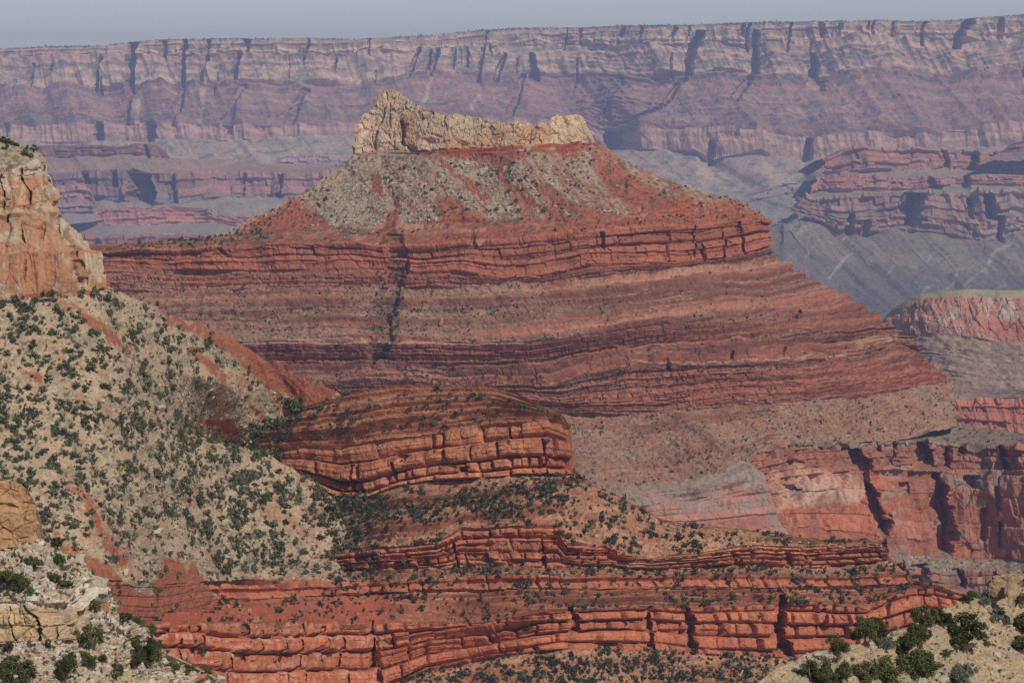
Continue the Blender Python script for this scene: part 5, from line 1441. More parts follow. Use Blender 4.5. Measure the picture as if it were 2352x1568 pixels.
# ------------------------------------------------------------------ J: sandy slope in the lower right corner
j0 = [(1660, 1600), (1700, 1582), (1740, 1567), (1765, 1546), (1790, 1531), (1830, 1515), (1852, 1500), (1900, 1492), (1930, 1492), (1950, 1480), (1975, 1478), (2010, 1462), (2050, 1452), (2090, 1440), (2120, 1420), (2170, 1395), (2215, 1380), (2240, 1368), (2265, 1358), (2300, 1352), (2352, 1350), (2430, 1350)]
j1 = [(1660, 1640), (1800, 1600), (2000, 1540), (2200, 1470), (2352, 1440), (2430, 1440)]
j2 = [(1660, 1680), (2430, 1660)]
JF = [(0.7, 6, 5), (0.25, 1.1, 4), (0.08, 0.3, 3)]
JS = Sheet([j0, j1, j2], [dict(T=0.62, fbm=JF, facets=[(1.3, 0.12, 0.6, 0.5, 0.08), (0.5, 0.2, 0.6, 0.5, 0.1)], n=90), dict(T=0.66, fbm=JF, facets=[(1.3, 0.12, 0.6, 0.5, 0.08), (0.5, 0.2, 0.6, 0.5, 0.1)], n=110)], 0, [(1660, 150), (1900, 162), (2100, 174), (2265, 184), (2430, 194)], step=1.5, mode='clip', seed=101, back=[(1.01, 0.3), (1.04, 4), (1.1, 16)], strike=0.4)


def paintJ(s):
    X, Y = s.GX, s.GY
    c = np.ones(X.shape)[..., None] * np.array([0.36, 0.26, 0.145])
    tone = fbm(X / 40, Y / 30, 1, 5, 3)
    c = mixc(c, (0.31, 0.25, 0.18), smooth(-0.1, 0.35, tone + 0.35 * smooth(2100, 1850, X)) * 0.8)
    c = mixc(c, (0.40, 0.285, 0.155), smooth(0.1, 0.4, -tone) * 0.6)
    c = mixc(c, (0.42, 0.37, 0.29), np.maximum(speck(s, 5, 0.66, 10), speck(s, 9, 0.70, 14)) * 0.7)
    c = mixc(c, (0.25, 0.19, 0.13), speck(s, 3.6, 0.68, 11) * 0.6)
    c = mixc(c, (0.17, 0.15, 0.09), speck(s, 9, 0.68, 12) * 0.6)
    return c


JS.paint(paintJ)
M_sand = rock_material('sandy_soil', 0.3, 0.6, 0.22, bumpdist=0.08)
js = empty('sandy_slope', (60, 180, -50))
tag(js, 'sandy tan slope with dark junipers and loose stones in the lower right corner', 'hillside', kind='structure')
JS.build([('crest', 0, 0), ('lower_slope', 1, 1)], M_sand, js)


# ------------------------------------------------------------------ rocks and plants
ROT = lambda a: np.array([[math.cos(a), -math.sin(a), 0], [math.sin(a), math.cos(a), 0], [0, 0, 1]])


def hull_rock(seed, n=16, flat=0.7, cuts=0, box=0.7, fac=0.0):
    r = np.random.RandomState(seed)
    bm = bmesh.new()
    for k in range(n):
        v = r.normal(size=3); v /= np.linalg.norm(v)
        v = np.sign(v) * np.abs(v) ** box
        v *= 0.5 * r.uniform(0.8, 1.05)
        bm.verts.new((v[0], v[1] * 0.8, v[2] * flat))
    res = bmesh.ops.convex_hull(bm, input=bm.verts)
    bmesh.ops.delete(bm, geom=[e for e in res.get('geom_interior', []) if isinstance(e, bmesh.types.BMVert)], context='VERTS')
    if cuts:
        bmesh.ops.bevel(bm, geom=list(bm.edges), offset=0.02, segments=1, affect='EDGES')
        bmesh.ops.triangulate(bm, faces=bm.faces)
        bmesh.ops.subdivide_edges(bm, edges=bm.edges, cuts=cuts, use_grid_fill=True)
        P_ = np.array([v.co for v in bm.verts])
        d = 0.035 * fbm(P_[:, 0] * 4 + seed, P_[:, 1] * 4, P_[:, 2] * 9, 4, seed)
        if fac:
            o1, e1, _ = facets(P_[:, 0] + 9, P_[:, 1] + 9, P_[:, 2] + 9, 0.34, seed, 0.7)
            o2, e2, _ = facets(P_[:, 0] + 9, P_[:, 1] + 9, P_[:, 2] + 9, 0.13, seed + 5, 0.7)
            d = d * 0.5 + fac * (o1 - 0.3 * np.exp(-(e1 / 0.06) ** 2)) + 0.4 * fac * (o2 - 0.3 * np.exp(-(e2 / 0.08) ** 2))
        for v, q in zip(bm.verts, d):
            v.co *= 1 + 2 * float(q)
    bmesh.ops.triangulate(bm, faces=bm.faces)
    bmesh.ops.recalc_face_normals(bm, faces=bm.faces)
    bm.verts.index_update()
    V = np.array([v.co[:] for v in bm.verts]); Fc = np.array([[v.index for v in f.verts] for f in bm.faces])
    bm.free()
    return V, Fc


def leaf_cluster(seed, n, lobes, flat=0.8, leaf=0.11, rough=0.35, spread=0.30, lr=(0.14, 0.28)):
    """n small leaf sprays spread through an uneven crown of unit diameter, base at z=0"""
    r = np.random.RandomState(seed)
    cs = []
    for k in range(lobes):
        a = r.uniform(0, 2 * math.pi); q = spread * math.sqrt(r.rand())
        cs.append((q * math.cos(a), q * math.sin(a), flat * r.uniform(0.22, 0.75) * (1.15 - 0.9 * q), r.uniform(*lr)))
    w = np.array([c[3] ** 2 for c in cs]); w /= w.sum()
    k = r.choice(lobes, n, p=w)
    c = np.array(cs)[k]
    v = r.normal(size=(n, 3)); v /= np.linalg.norm(v, axis=1, keepdims=True)
    rad = c[:, 3:4] * (r.rand(n, 1) ** rough)
    p = c[:, :3] + v * rad * np.array([1, 1, 0.85])
    p[:, 2] = np.maximum(p[:, 2], 0.02 + 0.05 * r.rand(n))
    nrm = v + 0.9 * r.normal(size=(n, 3)); nrm[:, 2] += 0.3
    nrm /= np.linalg.norm(nrm, axis=1, keepdims=True)
    t = np.cross(nrm, r.normal(size=(n, 3))); t /= np.maximum(np.linalg.norm(t, axis=1, keepdims=True), 1e-6)
    b = np.cross(nrm, t)
    sz = leaf * r.uniform(0.5, 1.2, (n, 1))
    V = np.stack([p - t * sz * 0.5, p + b * sz * 0.45, p + t * sz * 0.5 + nrm * sz * 0.2, p - b * sz * 0.45], 1).reshape(-1, 3)
    Fq = np.arange(n * 4).reshape(n, 4)
    return V, Fq


def merge_copies(variants, pos, size, rng, squash=(0.8, 1.2), sink=0.1):
    Vs, Fs = [], []
    o = 0
    pick = rng.randint(len(variants), size=len(pos))
    for p, z, k in zip(pos, size, pick):
        V, Fc = variants[k]
        q = V @ ROT(rng.uniform(0, 6.28)).T
        s3 = z * np.array([rng.uniform(*squash), rng.uniform(*squash), rng.uniform(*squash)])
        Vs.append(q * s3 + p - np.array([0, 0, sink * z])); Fs.append(Fc + o)
        o += len(V)
    return np.concatenate(Vs), np.concatenate(Fs)


M_leaf = leaf_material('juniper_leaf', (0.040, 0.048, 0.016), (0.115, 0.122, 0.040), 1.2)
M_leaf2 = leaf_material('scrub_leaf', (0.036, 0.041, 0.022), (0.105, 0.105, 0.058), 1.5)
M_sage = leaf_material('sage_leaf', (0.10, 0.105, 0.075), (0.19, 0.185, 0.14), 0.8)
M_green = leaf_material('fresh_leaf', (0.045, 0.085, 0.018), (0.10, 0.155, 0.04), 0.8)
M_far_leaf = leaf_material('distant_scrub_leaf', (0.045, 0.050, 0.032), (0.10, 0.10, 0.065), 3.0)
M_bark = plain_material('bark', (0.14, 0.105, 0.08), (0.25, 0.20, 0.16), 0.15)
M_rockp = plain_material('pale_boulder_rock', (0.33, 0.275, 0.205), (0.50, 0.44, 0.35), 0.9)
M_rockt = plain_material('tan_boulder_rock', (0.44, 0.33, 0.20), (0.56, 0.44, 0.28), 0.6)
M_rockr = plain_material('red_boulder_rock', (0.34, 0.14, 0.08), (0.46, 0.22, 0.13), 0.9)
M_rockg = plain_material('grey_boulder_rock', (0.33, 0.27, 0.21), (0.50, 0.42, 0.33), 0.5)
rng = np.random.RandomState(5)
BV = [leaf_cluster(200 + k, 46, 3 + k % 3, 0.6 + 0.07 * k, 0.24, 0.45, 0.24 + 0.025 * k, (0.12, 0.28)) for k in range(8)]        # small tufts
SV = [leaf_cluster(300 + k, 240, 5 + k % 5, 0.6 + 0.07 * k, 0.14, 0.45, 0.26 + 0.02 * k, (0.11, 0.27)) for k in range(9)]       # shrubs one can make out
RV = [hull_rock(400 + k, 11, 0.6) for k in range(10)]

# --- loose rubble, one mass per slope
RUB = {11: 'loose pale rubble strewn over the grey debris slope of the butte', 13: 'red rubble lying on the ledge slopes of the butte', 17: 'pale rubble covering the shrub dotted slope on the left', 19: 'tan rubble scattered over the shrub dotted slope on the left', 23: 'red rubble on the terraces of the near ridge', 27: 'tan rubble along the low crest of the near ridge', 29: 'pale stones littering the outcrop in the lower left corner', 37: 'grey stones littering the sandy slope in the lower right corner'}
SCR = {41: 'green scrub covering the pale slope on the left', 42: 'grey sage scattered over the pale slope on the left', 44: 'dark scrub thickening the pale slope on the left', 43: 'fine scrub on the terraces of the near red ridge', 45: 'dense green scrub in bands on the near red ridge', 46: 'scrub along the seam between the pale slope and the red ridge', 47: 'tiny dark scrub dotted over the slopes of the butte', 49: 'scrub along the saddle and drainage of the butte', 53: 'scrub on the benches above and below the red amphitheatre', 57: 'low grey brush between the rocks in the lower left corner', 59: 'low grey brush on the sand in the lower right corner'}


def rubble(sheet, n, dens, lo, hi, mat, name_mat_seed):
    p, px, py = sheet.scatter(n, dens, np.random.RandomState(name_mat_seed), True)
    n = len(p)
    r_ = np.random.RandomState(name_mat_seed + 1)
    sz = (lo + (hi - lo) * r_.rand(n) ** 3.5) * pxm(p[:, 1])
    V, Fc = merge_copies(RV, p, sz, r_, (0.7, 1.3), 0.05)
    o = link('rubble', mesh_from('rubble', V, Fc, mat))
    tag(o, RUB[name_mat_seed], 'rubble', kind='stuff')
    return o


def redness(sheet, polys):
    def f(s, sx, sy):
        return 1.0
    return f


def d_butte(s, sx, sy):
    d = np.zeros(sx.shape)
    iv = s.IV[:, None] + 0 * sx
    d = np.where((iv >= 2) & (iv <= 4), 1.0, d)
    d = np.where(inpoly(sx, sy, [(740, 420), (860, 420), (880, 560), (760, 560)]), 2.0, d)
    lum = s.C[..., 2] / np.maximum(s.C[..., 0], 1e-3)
    return d * smooth(0.25, 0.55, lum)


rubble(F, 4200, d_butte, 2.2, 10.5, M_rockp, 11)
rubble(F, 2200, lambda s, sx, sy: (((s.IV >= 7) & (s.IV <= 8)) * 1.0 + (s.IV == 10) * 1.0 + (s.IV == 12) * 0.5)[:, None] * np.ones(sx.shape) * (0.4 + 0.6 * (sx < 1300)), 2.0, 7, M_rockr, 13)


def d_H(s, sx, sy):
    lum = s.C[..., 2] / np.maximum(s.C[..., 0], 1e-3)
    return smooth(0.25, 0.5, lum) + 0.015


rubble(Hs, 4200, d_H, 2.5, 12, M_rockp, 17)
rubble(Hs, 1200, d_H, 2.5, 12, M_rockt, 19)
rubble(G, 2200, lambda s, sx, sy: (s.IV[:, None] + 0 * sx != 1) * np.maximum(s.cov, 0.5 * (1 - s.clf) * (s.IV[:, None] != 8) * (s.IV[:, None] != 4)) * (sx > 600), 2.2, 8, M_rockr, 23)
rubble(G, 700, dens_poly([([(1500, 1195), (1800, 1225), (2030, 1245), (2030, 1265), (1600, 1275), (1480, 1250)], 1.0), ([(820, 1270), (1100, 1190), (1060, 1230), (850, 1290)], 0.4)]), 2.2, 8, M_rockt, 27)
rubble(IS, 1900, lambda s, sx, sy: ((s.IV == 1) * 1.0 + (s.IV == 3) * 1.0)[:, None] * np.ones(sx.shape), 3, 18, M_rockp, 29)
rubble(JS, 2600, lambda s, sx, sy: np.ones(sx.shape), 2.0, 15, M_rockg, 37)

# --- scrub too small and dense to count
def shrubbery(sheet, n, dens, lo, hi, mat, seed, V_=None):
    p, px, py = sheet.scatter(n, dens, np.random.RandomState(seed), True)
    n = len(p)
    r_ = np.random.RandomState(seed + 1)
    sz = (lo + (hi - lo) * r_.rand(n) ** 2.2) * pxm(p[:, 1])
    V, Fc = merge_copies(V_ or BV, p, sz, r_, (0.65, 1.45), 0.08)
    o = link('shrubbery', mesh_from('shrubbery', V, Fc, mat))
    tag(o, SCR[seed], 'scrub', kind='stuff')
    return o


def veg_noise(s, sx, sy, sc=40):
    return smooth(-0.25, 0.35, fbm(sx / sc, sy / (sc * 0.7), 3, 3, s.seed + 5))


def d_scrubH(s, sx, sy):
    d = veg_noise(s, sx, sy, 32) ** 1.6 * 1.3 + 0.12
    d = d * np.where(inpoly(sx, sy, [(200, 900), (560, 900), (700, 1100), (790, 1180), (760, 1330), (560, 1320), (250, 1080)]), 1.5, 1.0)
    lum = s.C[..., 2] / np.maximum(s.C[..., 0], 1e-3)
    return d * (0.03 + smooth(0.25, 0.45, lum))


shrubbery(Hs, 3200, d_scrubH, 6, 26, M_leaf2, 41)
shrubbery(Hs, 700, d_scrubH, 5, 18, M_sage, 42)
shrubbery(Hs, 1000, d_scrubH, 9, 30, M_leaf, 44)
shrubbery(G, 3000, lambda s, sx, sy: (0.02 + np.maximum(s.cov, (1 - s.clf) * ((s.IV == 2) | (s.IV == 3) | (s.IV == 5) | (s.IV == 7) | (s.IV == 9))[:, None] * 0.6)) * (0.08 + veg_noise(s, sx, sy, 30)), 7, 22, M_leaf2, 43)
shrubbery(G, 1150, dens_poly([([(640, 985), (900, 900), (1150, 905), (1260, 950), (900, 1000), (650, 1030)], 0.45), ([(760, 1140), (1000, 1145), (1300, 1105), (1330, 1180), (1050, 1205), (800, 1220)], 1.0), ([(800, 1310), (2080, 1300), (2090, 1395), (1300, 1395), (900, 1425), (520, 1430)], 0.5), ([(950, 1540), (1400, 1500), (1830, 1515), (1780, 1568), (940, 1568)], 1.2), ([(1240, 1180), (1500, 1200), (1700, 1225), (1680, 1255), (1300, 1245)], 0.5)]), 9, 26, M_leaf2, 45)
shrubbery(G, 260, dens_poly([([(770, 1100), (860, 1130), (880, 1330), (800, 1350), (760, 1250)], 1.0), ([(560, 1000), (640, 985), (720, 930), (800, 905), (800, 930), (700, 960), (640, 1030)], 0.6)]), 8, 22, M_leaf2, 46)
shrubbery(F, 4600, lambda s, sx, sy: (((s.IV >= 2) & (s.IV <= 5)) * 0.9 + (s.IV == 6) * 0.15 + (s.IV >= 7) * 0.9)[:, None] * (0.3 + veg_noise(s, sx, sy, 50)) * (0.15 + (1 - s.clf)), 4, 10, M_far_leaf, 47)
shrubbery(F, 420, dens_poly([([(240, 575), (300, 552), (480, 545), (560, 515), (640, 500), (620, 550), (520, 566), (400, 574)], 1.0), ([(850, 600), (930, 590), (930, 680), (900, 830), (840, 840), (850, 700)], 0.5), ([(820, 840), (1240, 845), (1260, 900), (880, 880)], 0.5)]), 5, 13, M_far_leaf, 49)
shrubbery(R, 380, lambda s, sx, sy: ((s.IV == 0) * 1.0 + (s.IV == 3) * 1.2 + (s.IV == 4) * 0.2)[:, None] * np.ones(sx.shape), 4, 10, M_far_leaf, 53)
shrubbery(IS, 420, lambda s, sx, sy: ((s.IV == 1) * 1.3 + (s.IV == 3) * 1.0)[:, None] * np.ones(sx.shape), 7, 20, M_sage, 57)
shrubbery(JS, 300, lambda s, sx, sy: np.ones(sx.shape), 7, 18, M_sage, 59)

# --- shrubs one can count: 300 of them, the largest ones, each an object of its own
shrub_mesh = [mesh_from('shrub', V, Fc, M_leaf2) for V, Fc in SV]
shrub_dark = [mesh_from('shrub', V, Fc, M_leaf) for V, Fc in SV]


def put_shrub(p, size, h, label, group, dark=True):
    me = (shrub_dark if dark else shrub_mesh)[rng.randint(len(SV))]
    o = link('shrub', me, None, (p[0], p[1], p[2] - 0.05 * size))
    o.rotation_euler = (0, 0, rng.uniform(0, 6.28))
    o.scale = (size, size, h)
    return tag(o, label, 'shrub', group)


p_, _, _ = A.scatter(900, lambda s, sx, sy: (np.arange(sx.shape[0]) < 3)[:, None] * (0.1 + veg_noise(s, sx, sy, 60)), np.random.RandomState(58))
V_, F_ = merge_copies(BV, p_, rng.uniform(1.5, 4.5, len(p_)) * pxm(p_[:, 1]), rng, (0.8, 1.4), 0.1)
tag(link('forest', mesh_from('forest', V_, F_, M_far_leaf)), 'thin dark line of forest along the top of the far rim', 'forest', kind='stuff')


def shrub_group(sheet, n, dens, lo, hi, label, group, seed, dark=True):
    p, px, py = sheet.scatter(n, dens, np.random.RandomState(seed))
    r_ = np.random.RandomState(seed + 3)
    for q in p:
        s_ = (lo + (hi - lo) * r_.rand() ** 1.5) * pxm(q[1])
        put_shrub(q, s_, s_ * r_.uniform(0.75, 1.15), label, group, dark)


NOTRED = lambda f: (lambda s, sx, sy: f(s, sx, sy) * smooth(0.2, 0.45, s.C[..., 2] / np.maximum(s.C[..., 0], 1e-3)))
shrub_group(Hs, 34, NOTRED(dens_poly([([(0, 690), (230, 670), (480, 770), (520, 860), (300, 850), (0, 800)], 1.0)])), 18, 32, 'dark shrub high on the pale debris slope just below the tan cliff', 'shrubs under the tan cliff', 61)
shrub_group(Hs, 40, NOTRED(dens_poly([([(0, 810), (300, 860), (300, 1050), (0, 1100)], 1.0)])), 18, 34, 'dark shrub among pale stones on the left part of the debris slope', 'shrubs left on the debris slope', 63)
shrub_group(Hs, 66, dens_poly([([(310, 870), (500, 900), (640, 1040), (700, 1110), (480, 1130), (310, 1060)], 1.0)]), 18, 34, 'dark green shrub in the densest scrub of the pale debris slope', 'shrubs in the densest scrub', 67)
shrub_group(Hs, 50, dens_poly([([(420, 1130), (700, 1115), (785, 1170), (790, 1320), (520, 1325)], 1.0)]), 18, 34, 'shrub on the lower pale debris slope above the dark red ledge', 'shrubs above the dark red ledge', 69)
shrub_group(Hs, 30, dens_poly([([(100, 1130), (400, 1150), (460, 1290), (360, 1400), (280, 1390), (210, 1280)], 1.0)]), 18, 30, 'shrub on the pink and red soil beside the pale outcrop', 'shrubs on the pink and red soil', 71)
shrub_group(G, 30, dens_poly([([(760, 1140), (1000, 1140), (1300, 1110), (1280, 1190), (1000, 1190), (800, 1210)], 1.0)]), 14, 26, 'green shrub on the terrace below the blocky red cliff', 'shrubs on the red terrace', 73)
shrub_group(G, 14, dens_poly([([(1400, 1500), (1800, 1510), (1760, 1568), (950, 1568), (960, 1540)], 1.0)]), 16, 28, 'green shrub at the foot of the split red block cliff', 'shrubs at the foot of the block cliff', 75)
shrub_group(F, 32, dens_poly([([(860, 370), (1200, 370), (1300, 480), (1200, 530), (860, 540), (780, 500), (700, 470)], 1.0)]), 9, 17, 'small dark shrub on the grey debris slope of the butte under its caprock', 'shrubs on the debris slope of the butte', 77)
for (px, py, w_, h_, lab) in [(480, 1236, 26, 46, 'tall narrow dark shrub on the lower debris slope'), (512, 1380, 22, 44, 'upright dark shrub beside the dark red ledge end'), (498, 1300, 30, 50, 'tall dark shrub above the tip of the red soil wedge'), (600, 1155, 46, 34, 'wide dark shrub beside the leaning grey slabs')]:
    q = Hs.at(px, py)
    put_shrub(q, w_ * pxm(q[1]), h_ * pxm(q[1]), lab, None)
for k, px in enumerate((6, 22, 40, 60, 78, 14, 52, 70)):
    q = LS.at(px, np.interp(px, [0, 40, 80], [330, 340, 352]) + (12 if k > 4 else -4))
    z = rng.uniform(18, 30) * pxm(q[1])
    put_shrub(q, z, z * 0.8, 'dark green shrub on the gravel top of the tan cliff', 'shrubs on top of the tan cliff')

# --- boulders one can count
big_rocks = [hull_rock(500 + k, 14, 0.62, 2) for k in range(6)] + [hull_rock(560 + k, 11, 0.62, 7, 0.4, 0.13) for k in range(5)]
rock_me = {}


def boulder(p, w_, d_, h_, mat, label, group=None, rz=None, k=None, tilt=(0, 0)):
    k = rng.randint(len(big_rocks)) if k is None else k
    key = (k, mat.name)
    if key not in rock_me:
        rock_me[key] = mesh_from('boulder', big_rocks[k][0], big_rocks[k][1], mat)
    o = link('boulder', rock_me[key], None, (p[0], p[1], p[2] + h_ * 0.18))
    o.scale = (w_, d_, h_ / 0.62)
    o.rotation_euler = (tilt[0], tilt[1], rng.uniform(-0.5, 0.5) if rz is None else rz)
    return tag(o, label, 'boulder', group)


def px_boulder(sheet, x0, y0, x1, y1, mat, label, group=None, k=None, tilt=(0, 0)):
    q = sheet.at((x0 + x1) / 2, y0 * 0.3 + y1 * 0.7)
    m_ = pxm(q[1])
    return boulder(q, (x1 - x0) * m_, (x1 - x0) * m_ * 0.8, (y1 - y0) * m_ * 1.1, mat, label, group, 0.0, k, tilt)


px_boulder(F, 1102, 385, 1124, 404, M_rockp, 'largest cream boulder on the debris slope of the butte')
px_boulder(F, 884, 409, 896, 421, M_rockp, 'rounded cream boulder in the red gully below the pointed cap')
px_boulder(F, 892, 418, 910, 427, M_rockp, 'flat cream boulder below a rounded one in the red gully')
px_boulder(F, 1162, 472, 1178, 488, M_rockp, 'cream boulder low on the debris slope in a patch of red soil')
px_boulder(F, 1182, 472, 1194, 482, M_rockp, 'small cream boulder right of a larger one on red soil')
px_boulder(F, 1065, 370, 1082, 380, M_rockp, 'flat pale boulder just under the red band of the butte')
px_boulder(F, 1120, 495, 1134, 503, M_rockp, 'low flat pale boulder near the foot of the debris slope')
px_boulder(F, 808, 356, 820, 366, M_rockg, 'grey boulder at the left foot of the caprock')
px_boulder(F, 1092, 548, 1122, 568, M_rockr, 'red block fallen at the top of the upper ledges')
px_boulder(F, 1004, 730, 1022, 748, M_rockr, 'red boulder halfway down the ledgy flank of the butte')
for (x0, y0, x1, y1, m_, l_) in [
    (520, 1126, 548, 1152, M_rockp, 'upright pale slab standing among shrubs on the debris slope'), (510, 1140, 526, 1156, M_rockg, 'narrow grey rock beside an upright pale slab'),
    (510, 1275, 536, 1290, M_rockg, 'dark grey slab lying on the lower debris slope'), (410, 1162, 432, 1178, M_rockp, 'pale boulder above the red gully wall'), (330, 1210, 384, 1226, M_rockp, 'long flat pale boulder above the red gully'),
    (385, 1240, 404, 1262, M_rockg, 'grey upright boulder beside the red gully'), (240, 855, 275, 872, M_rockp, 'broad pale boulder beside a small red patch'), (110, 952, 145, 972, M_rockp, 'wide pale boulder on the left part of the debris slope'),
    (355, 928, 380, 944, M_rockp, 'pale angular boulder amid dense scrub'), (590, 1070, 612, 1082, M_rockp, 'pale slab on the brow of the debris slope'), (650, 1108, 690, 1124, M_rockg, 'low grey rock ledge near the lip of the debris slope'), (280, 1305, 300, 1325, M_rockt, 'orange tan boulder on the red foot slope'),
    (840, 1000, 0, 0, None, '')]:
    if m_ is None:
        continue
    px_boulder(Hs, x0, y0, x1, y1, m_, l_)
r_ = np.random.RandomState(91)
p, px_, py_ = Hs.scatter(40, lambda s, sx, sy: d_H(s, sx, sy), r_)
for q in p:
    z = r_.uniform(10, 20) * pxm(q[1])
    boulder(q, z, z * 0.8, z * r_.uniform(0.4, 0.7), M_rockp if r_.rand() < 0.7 else M_rockg, 'pale angular boulder lying among shrubs on the debris slope', 'boulders on the debris slope')
for (x0, y0, x1, y1, m_, l_) in [
    (225, 1384, 252, 1405, M_rockr, 'orange boulder on the crest below the white crag'), (277, 1538, 305, 1564, M_rockt, 'yellow tan boulder at the bottom of the pale outcrop'), (310, 1532, 336, 1551, M_rockp, 'pale boulder right of the yellow tan one'),
    (426, 1546, 480, 1572, M_rockr, 'wide pinkish boulder at the bottom edge'), (484, 1548, 518, 1572, M_rockp, 'pale pink boulder at the very tip of the outcrop'), (166, 1270, 200, 1300, M_rockp, 'rounded cream boulder on the crest of the outcrop'), (94, 1272, 124, 1300, M_rockp, 'blocky pale boulder below the orange buttress'),
    (196, 1318, 250, 1358, M_rockp, 'upper white crag block on the crest'), (200, 1346, 248, 1388, M_rockp, 'lower white crag block overhanging the red soil'), (120, 1290, 170, 1310, M_rockp, 'flat cream ledge block beside the bright green shrub'), (330, 1455, 352, 1470, M_rockp, 'pale boulder beneath the crest bushes'), (248, 1410, 275, 1436, M_rockp, 'pale boulder on the crest beside the orange one')]:
    px_boulder(IS, x0, y0, x1, y1, m_, l_)
for (x0, y0, x1, y1, m_, l_) in [
    (2200, 1470, 2254, 1496, M_rockg, 'large grey boulder on the sandy slope below a juniper'), (2144, 1550, 2186, 1574, M_rockp, 'pale stacked slab at the bottom edge of the sandy slope'), (2092, 1556, 2134, 1576, M_rockp, 'flat pale slab at the bottom edge left of the stacked slab'),
    (2277, 1494, 2304, 1512, M_rockg, 'grey stone on the open sand'), (1776, 1538, 1808, 1556, M_rockt, 'yellow tan block at the low tip of the sandy slope'), (2272, 1520, 2302, 1540, M_rockg, 'low grey stone beside the twiggy grey bush'), (2262, 1434, 2284, 1452, M_rockp, 'pale stone between the grey shrub and the open sand'), (2250, 1506, 2260, 1516, M_rockt, 'small tan stone on the open sand'),
    (1858, 1496, 1898, 1516, M_rockg, 'grey rock on the skyline of the sandy slope'), (1800, 1526, 1850, 1544, M_rockg, 'grey ledge rock beside the low bushes')]:
    px_boulder(JS, x0, y0, x1, y1, m_, l_)

# --- the broken sandstone crag at the right edge, one body of welded blocks
def crag(sheet, blocks, name, label, mat, ref):
    q = sheet.at(*ref)
    m_ = pxm(q[1])
    root = empty(name, q)
    for i_, (x0, y0, x1, y1, k, dy, rz, pn) in enumerate(blocks):
        c = unproject(np.array((x0 + x1) / 2.0), np.array((y0 + y1) / 2.0), q[1] + dy)
        V, Fc = crag_rocks[k]
        V = V * np.array([(x1 - x0) * m_ * 1.08, (x1 - x0) * m_ * 0.9, (y1 - y0) * m_ / 0.62 * 1.05]) @ ROT(rz).T
        o = link(pn, mesh_from(pn, V, Fc, mat), root, c - q)
    return tag(root, label, 'crag')


crag_rocks = big_rocks[6:]
M_crag = plain_material('crag_sandstone', (0.15, 0.105, 0.06), (0.46, 0.34, 0.20), 0.6, 1.0)
crag(JS, [(2275, 1312, 2352, 1372, 0, 0.0, 0.2, 'top_block'), (2290, 1335, 2344, 1392, 1, -2.5, 0.6, 'front_block'), (2262, 1328, 2312, 1374, 2, -1.5, 0.0, 'side_block'), (2335, 1345, 2400, 1402, 3, -3.0, 0.3, 'grey_block'), (2330, 1308, 2400, 1356, 4, 1.0, 0.9, 'back_block')],
     'sandstone_crag', 'broken golden sandstone crag on the crest of the sandy slope at the right edge', M_crag, (2310, 1392))

# --- junipers close to the camera: trunk and limbs, crown of leaf sprays
JV = [leaf_cluster(700 + k, 3800, 26, 0.95, 0.05, 0.5, 0.42, (0.07, 0.19)) for k in range(5)]
crown_me = [mesh_from('crown', V, Fc, M_leaf) for V, Fc in JV]
crown_sage = [mesh_from('crown', V, Fc, M_sage) for V, Fc in JV[:2]]
crown_green = [mesh_from('crown', V, Fc, M_green) for V, Fc in JV[2:4]]


def trunk_mesh(seed):
    r = np.random.RandomState(seed)
    Vs, Fs, o = [], [], 0
    def tube(a, b, ra, rb, n=6):
        nonlocal o
        a, b = np.array(a), np.array(b)
        d = b - a; d /= np.linalg.norm(d)
        t = np.cross(d, [0.3, 0.9, 0.1]); t /= np.linalg.norm(t); u = np.cross(d, t)
        an = np.linspace(0, 2 * math.pi, n, endpoint=False)
        ring = np.cos(an)[:, None] * t + np.sin(an)[:, None] * u
        Vs.append(np.concatenate([a + ring * ra, b + ring * rb]))
        k = np.arange(n)
        Fs.append(np.stack([k, (k + 1) % n, (k + 1) % n + n, k + n], 1) + o)
        o += 2 * n
    fork = np.array([r.uniform(-0.05, 0.05), r.uniform(-0.05, 0.05), 0.18])
    tube((0, 0, -0.12), fork, 0.05, 0.04)
    for k in range(6):
        a = r.uniform(0, 6.28); q = r.uniform(0.15, 0.33)
        mid = fork + np.array([q * 0.5 * math.cos(a), q * 0.5 * math.sin(a), r.uniform(0.1, 0.2)])
        tube(fork, mid, 0.028, 0.02)
        tube(mid, (q * math.cos(a), q * math.sin(a), r.uniform(0.42, 0.68)), 0.02, 0.006)
    return np.concatenate(Vs), np.concatenate(Fs)


trunk_me = [mesh_from('trunk', *trunk_mesh(800 + k), M_bark) for k in range(3)]


def juniper(sheet, x0, y0, x1, y1, label, crowns=None, cat='juniper', name='juniper', base=None):
    q = sheet.at((x0 + x1) / 2, y1 - 0.04 * (y1 - y0)) if base is None else sheet.at(*base)
    m_ = pxm(q[1])
    w_, h_ = (x1 - x0) * m_, (y1 - y0) * m_
    root = empty(name, (q[0], q[1], q[2] - 0.04 * h_))
    rz = rng.uniform(0, 6.28)
    t = link('trunk', trunk_me[rng.randint(3)], root)
    c = link('crown', (crowns or crown_me)[rng.randint(len(crowns or crown_me))], root)
    for o in (t, c):
        o.scale = (w_ * 1.32, w_ * 1.2, h_ * 1.22)
        o.rotation_euler = (0, 0, rz)
    return tag(root, label, cat)


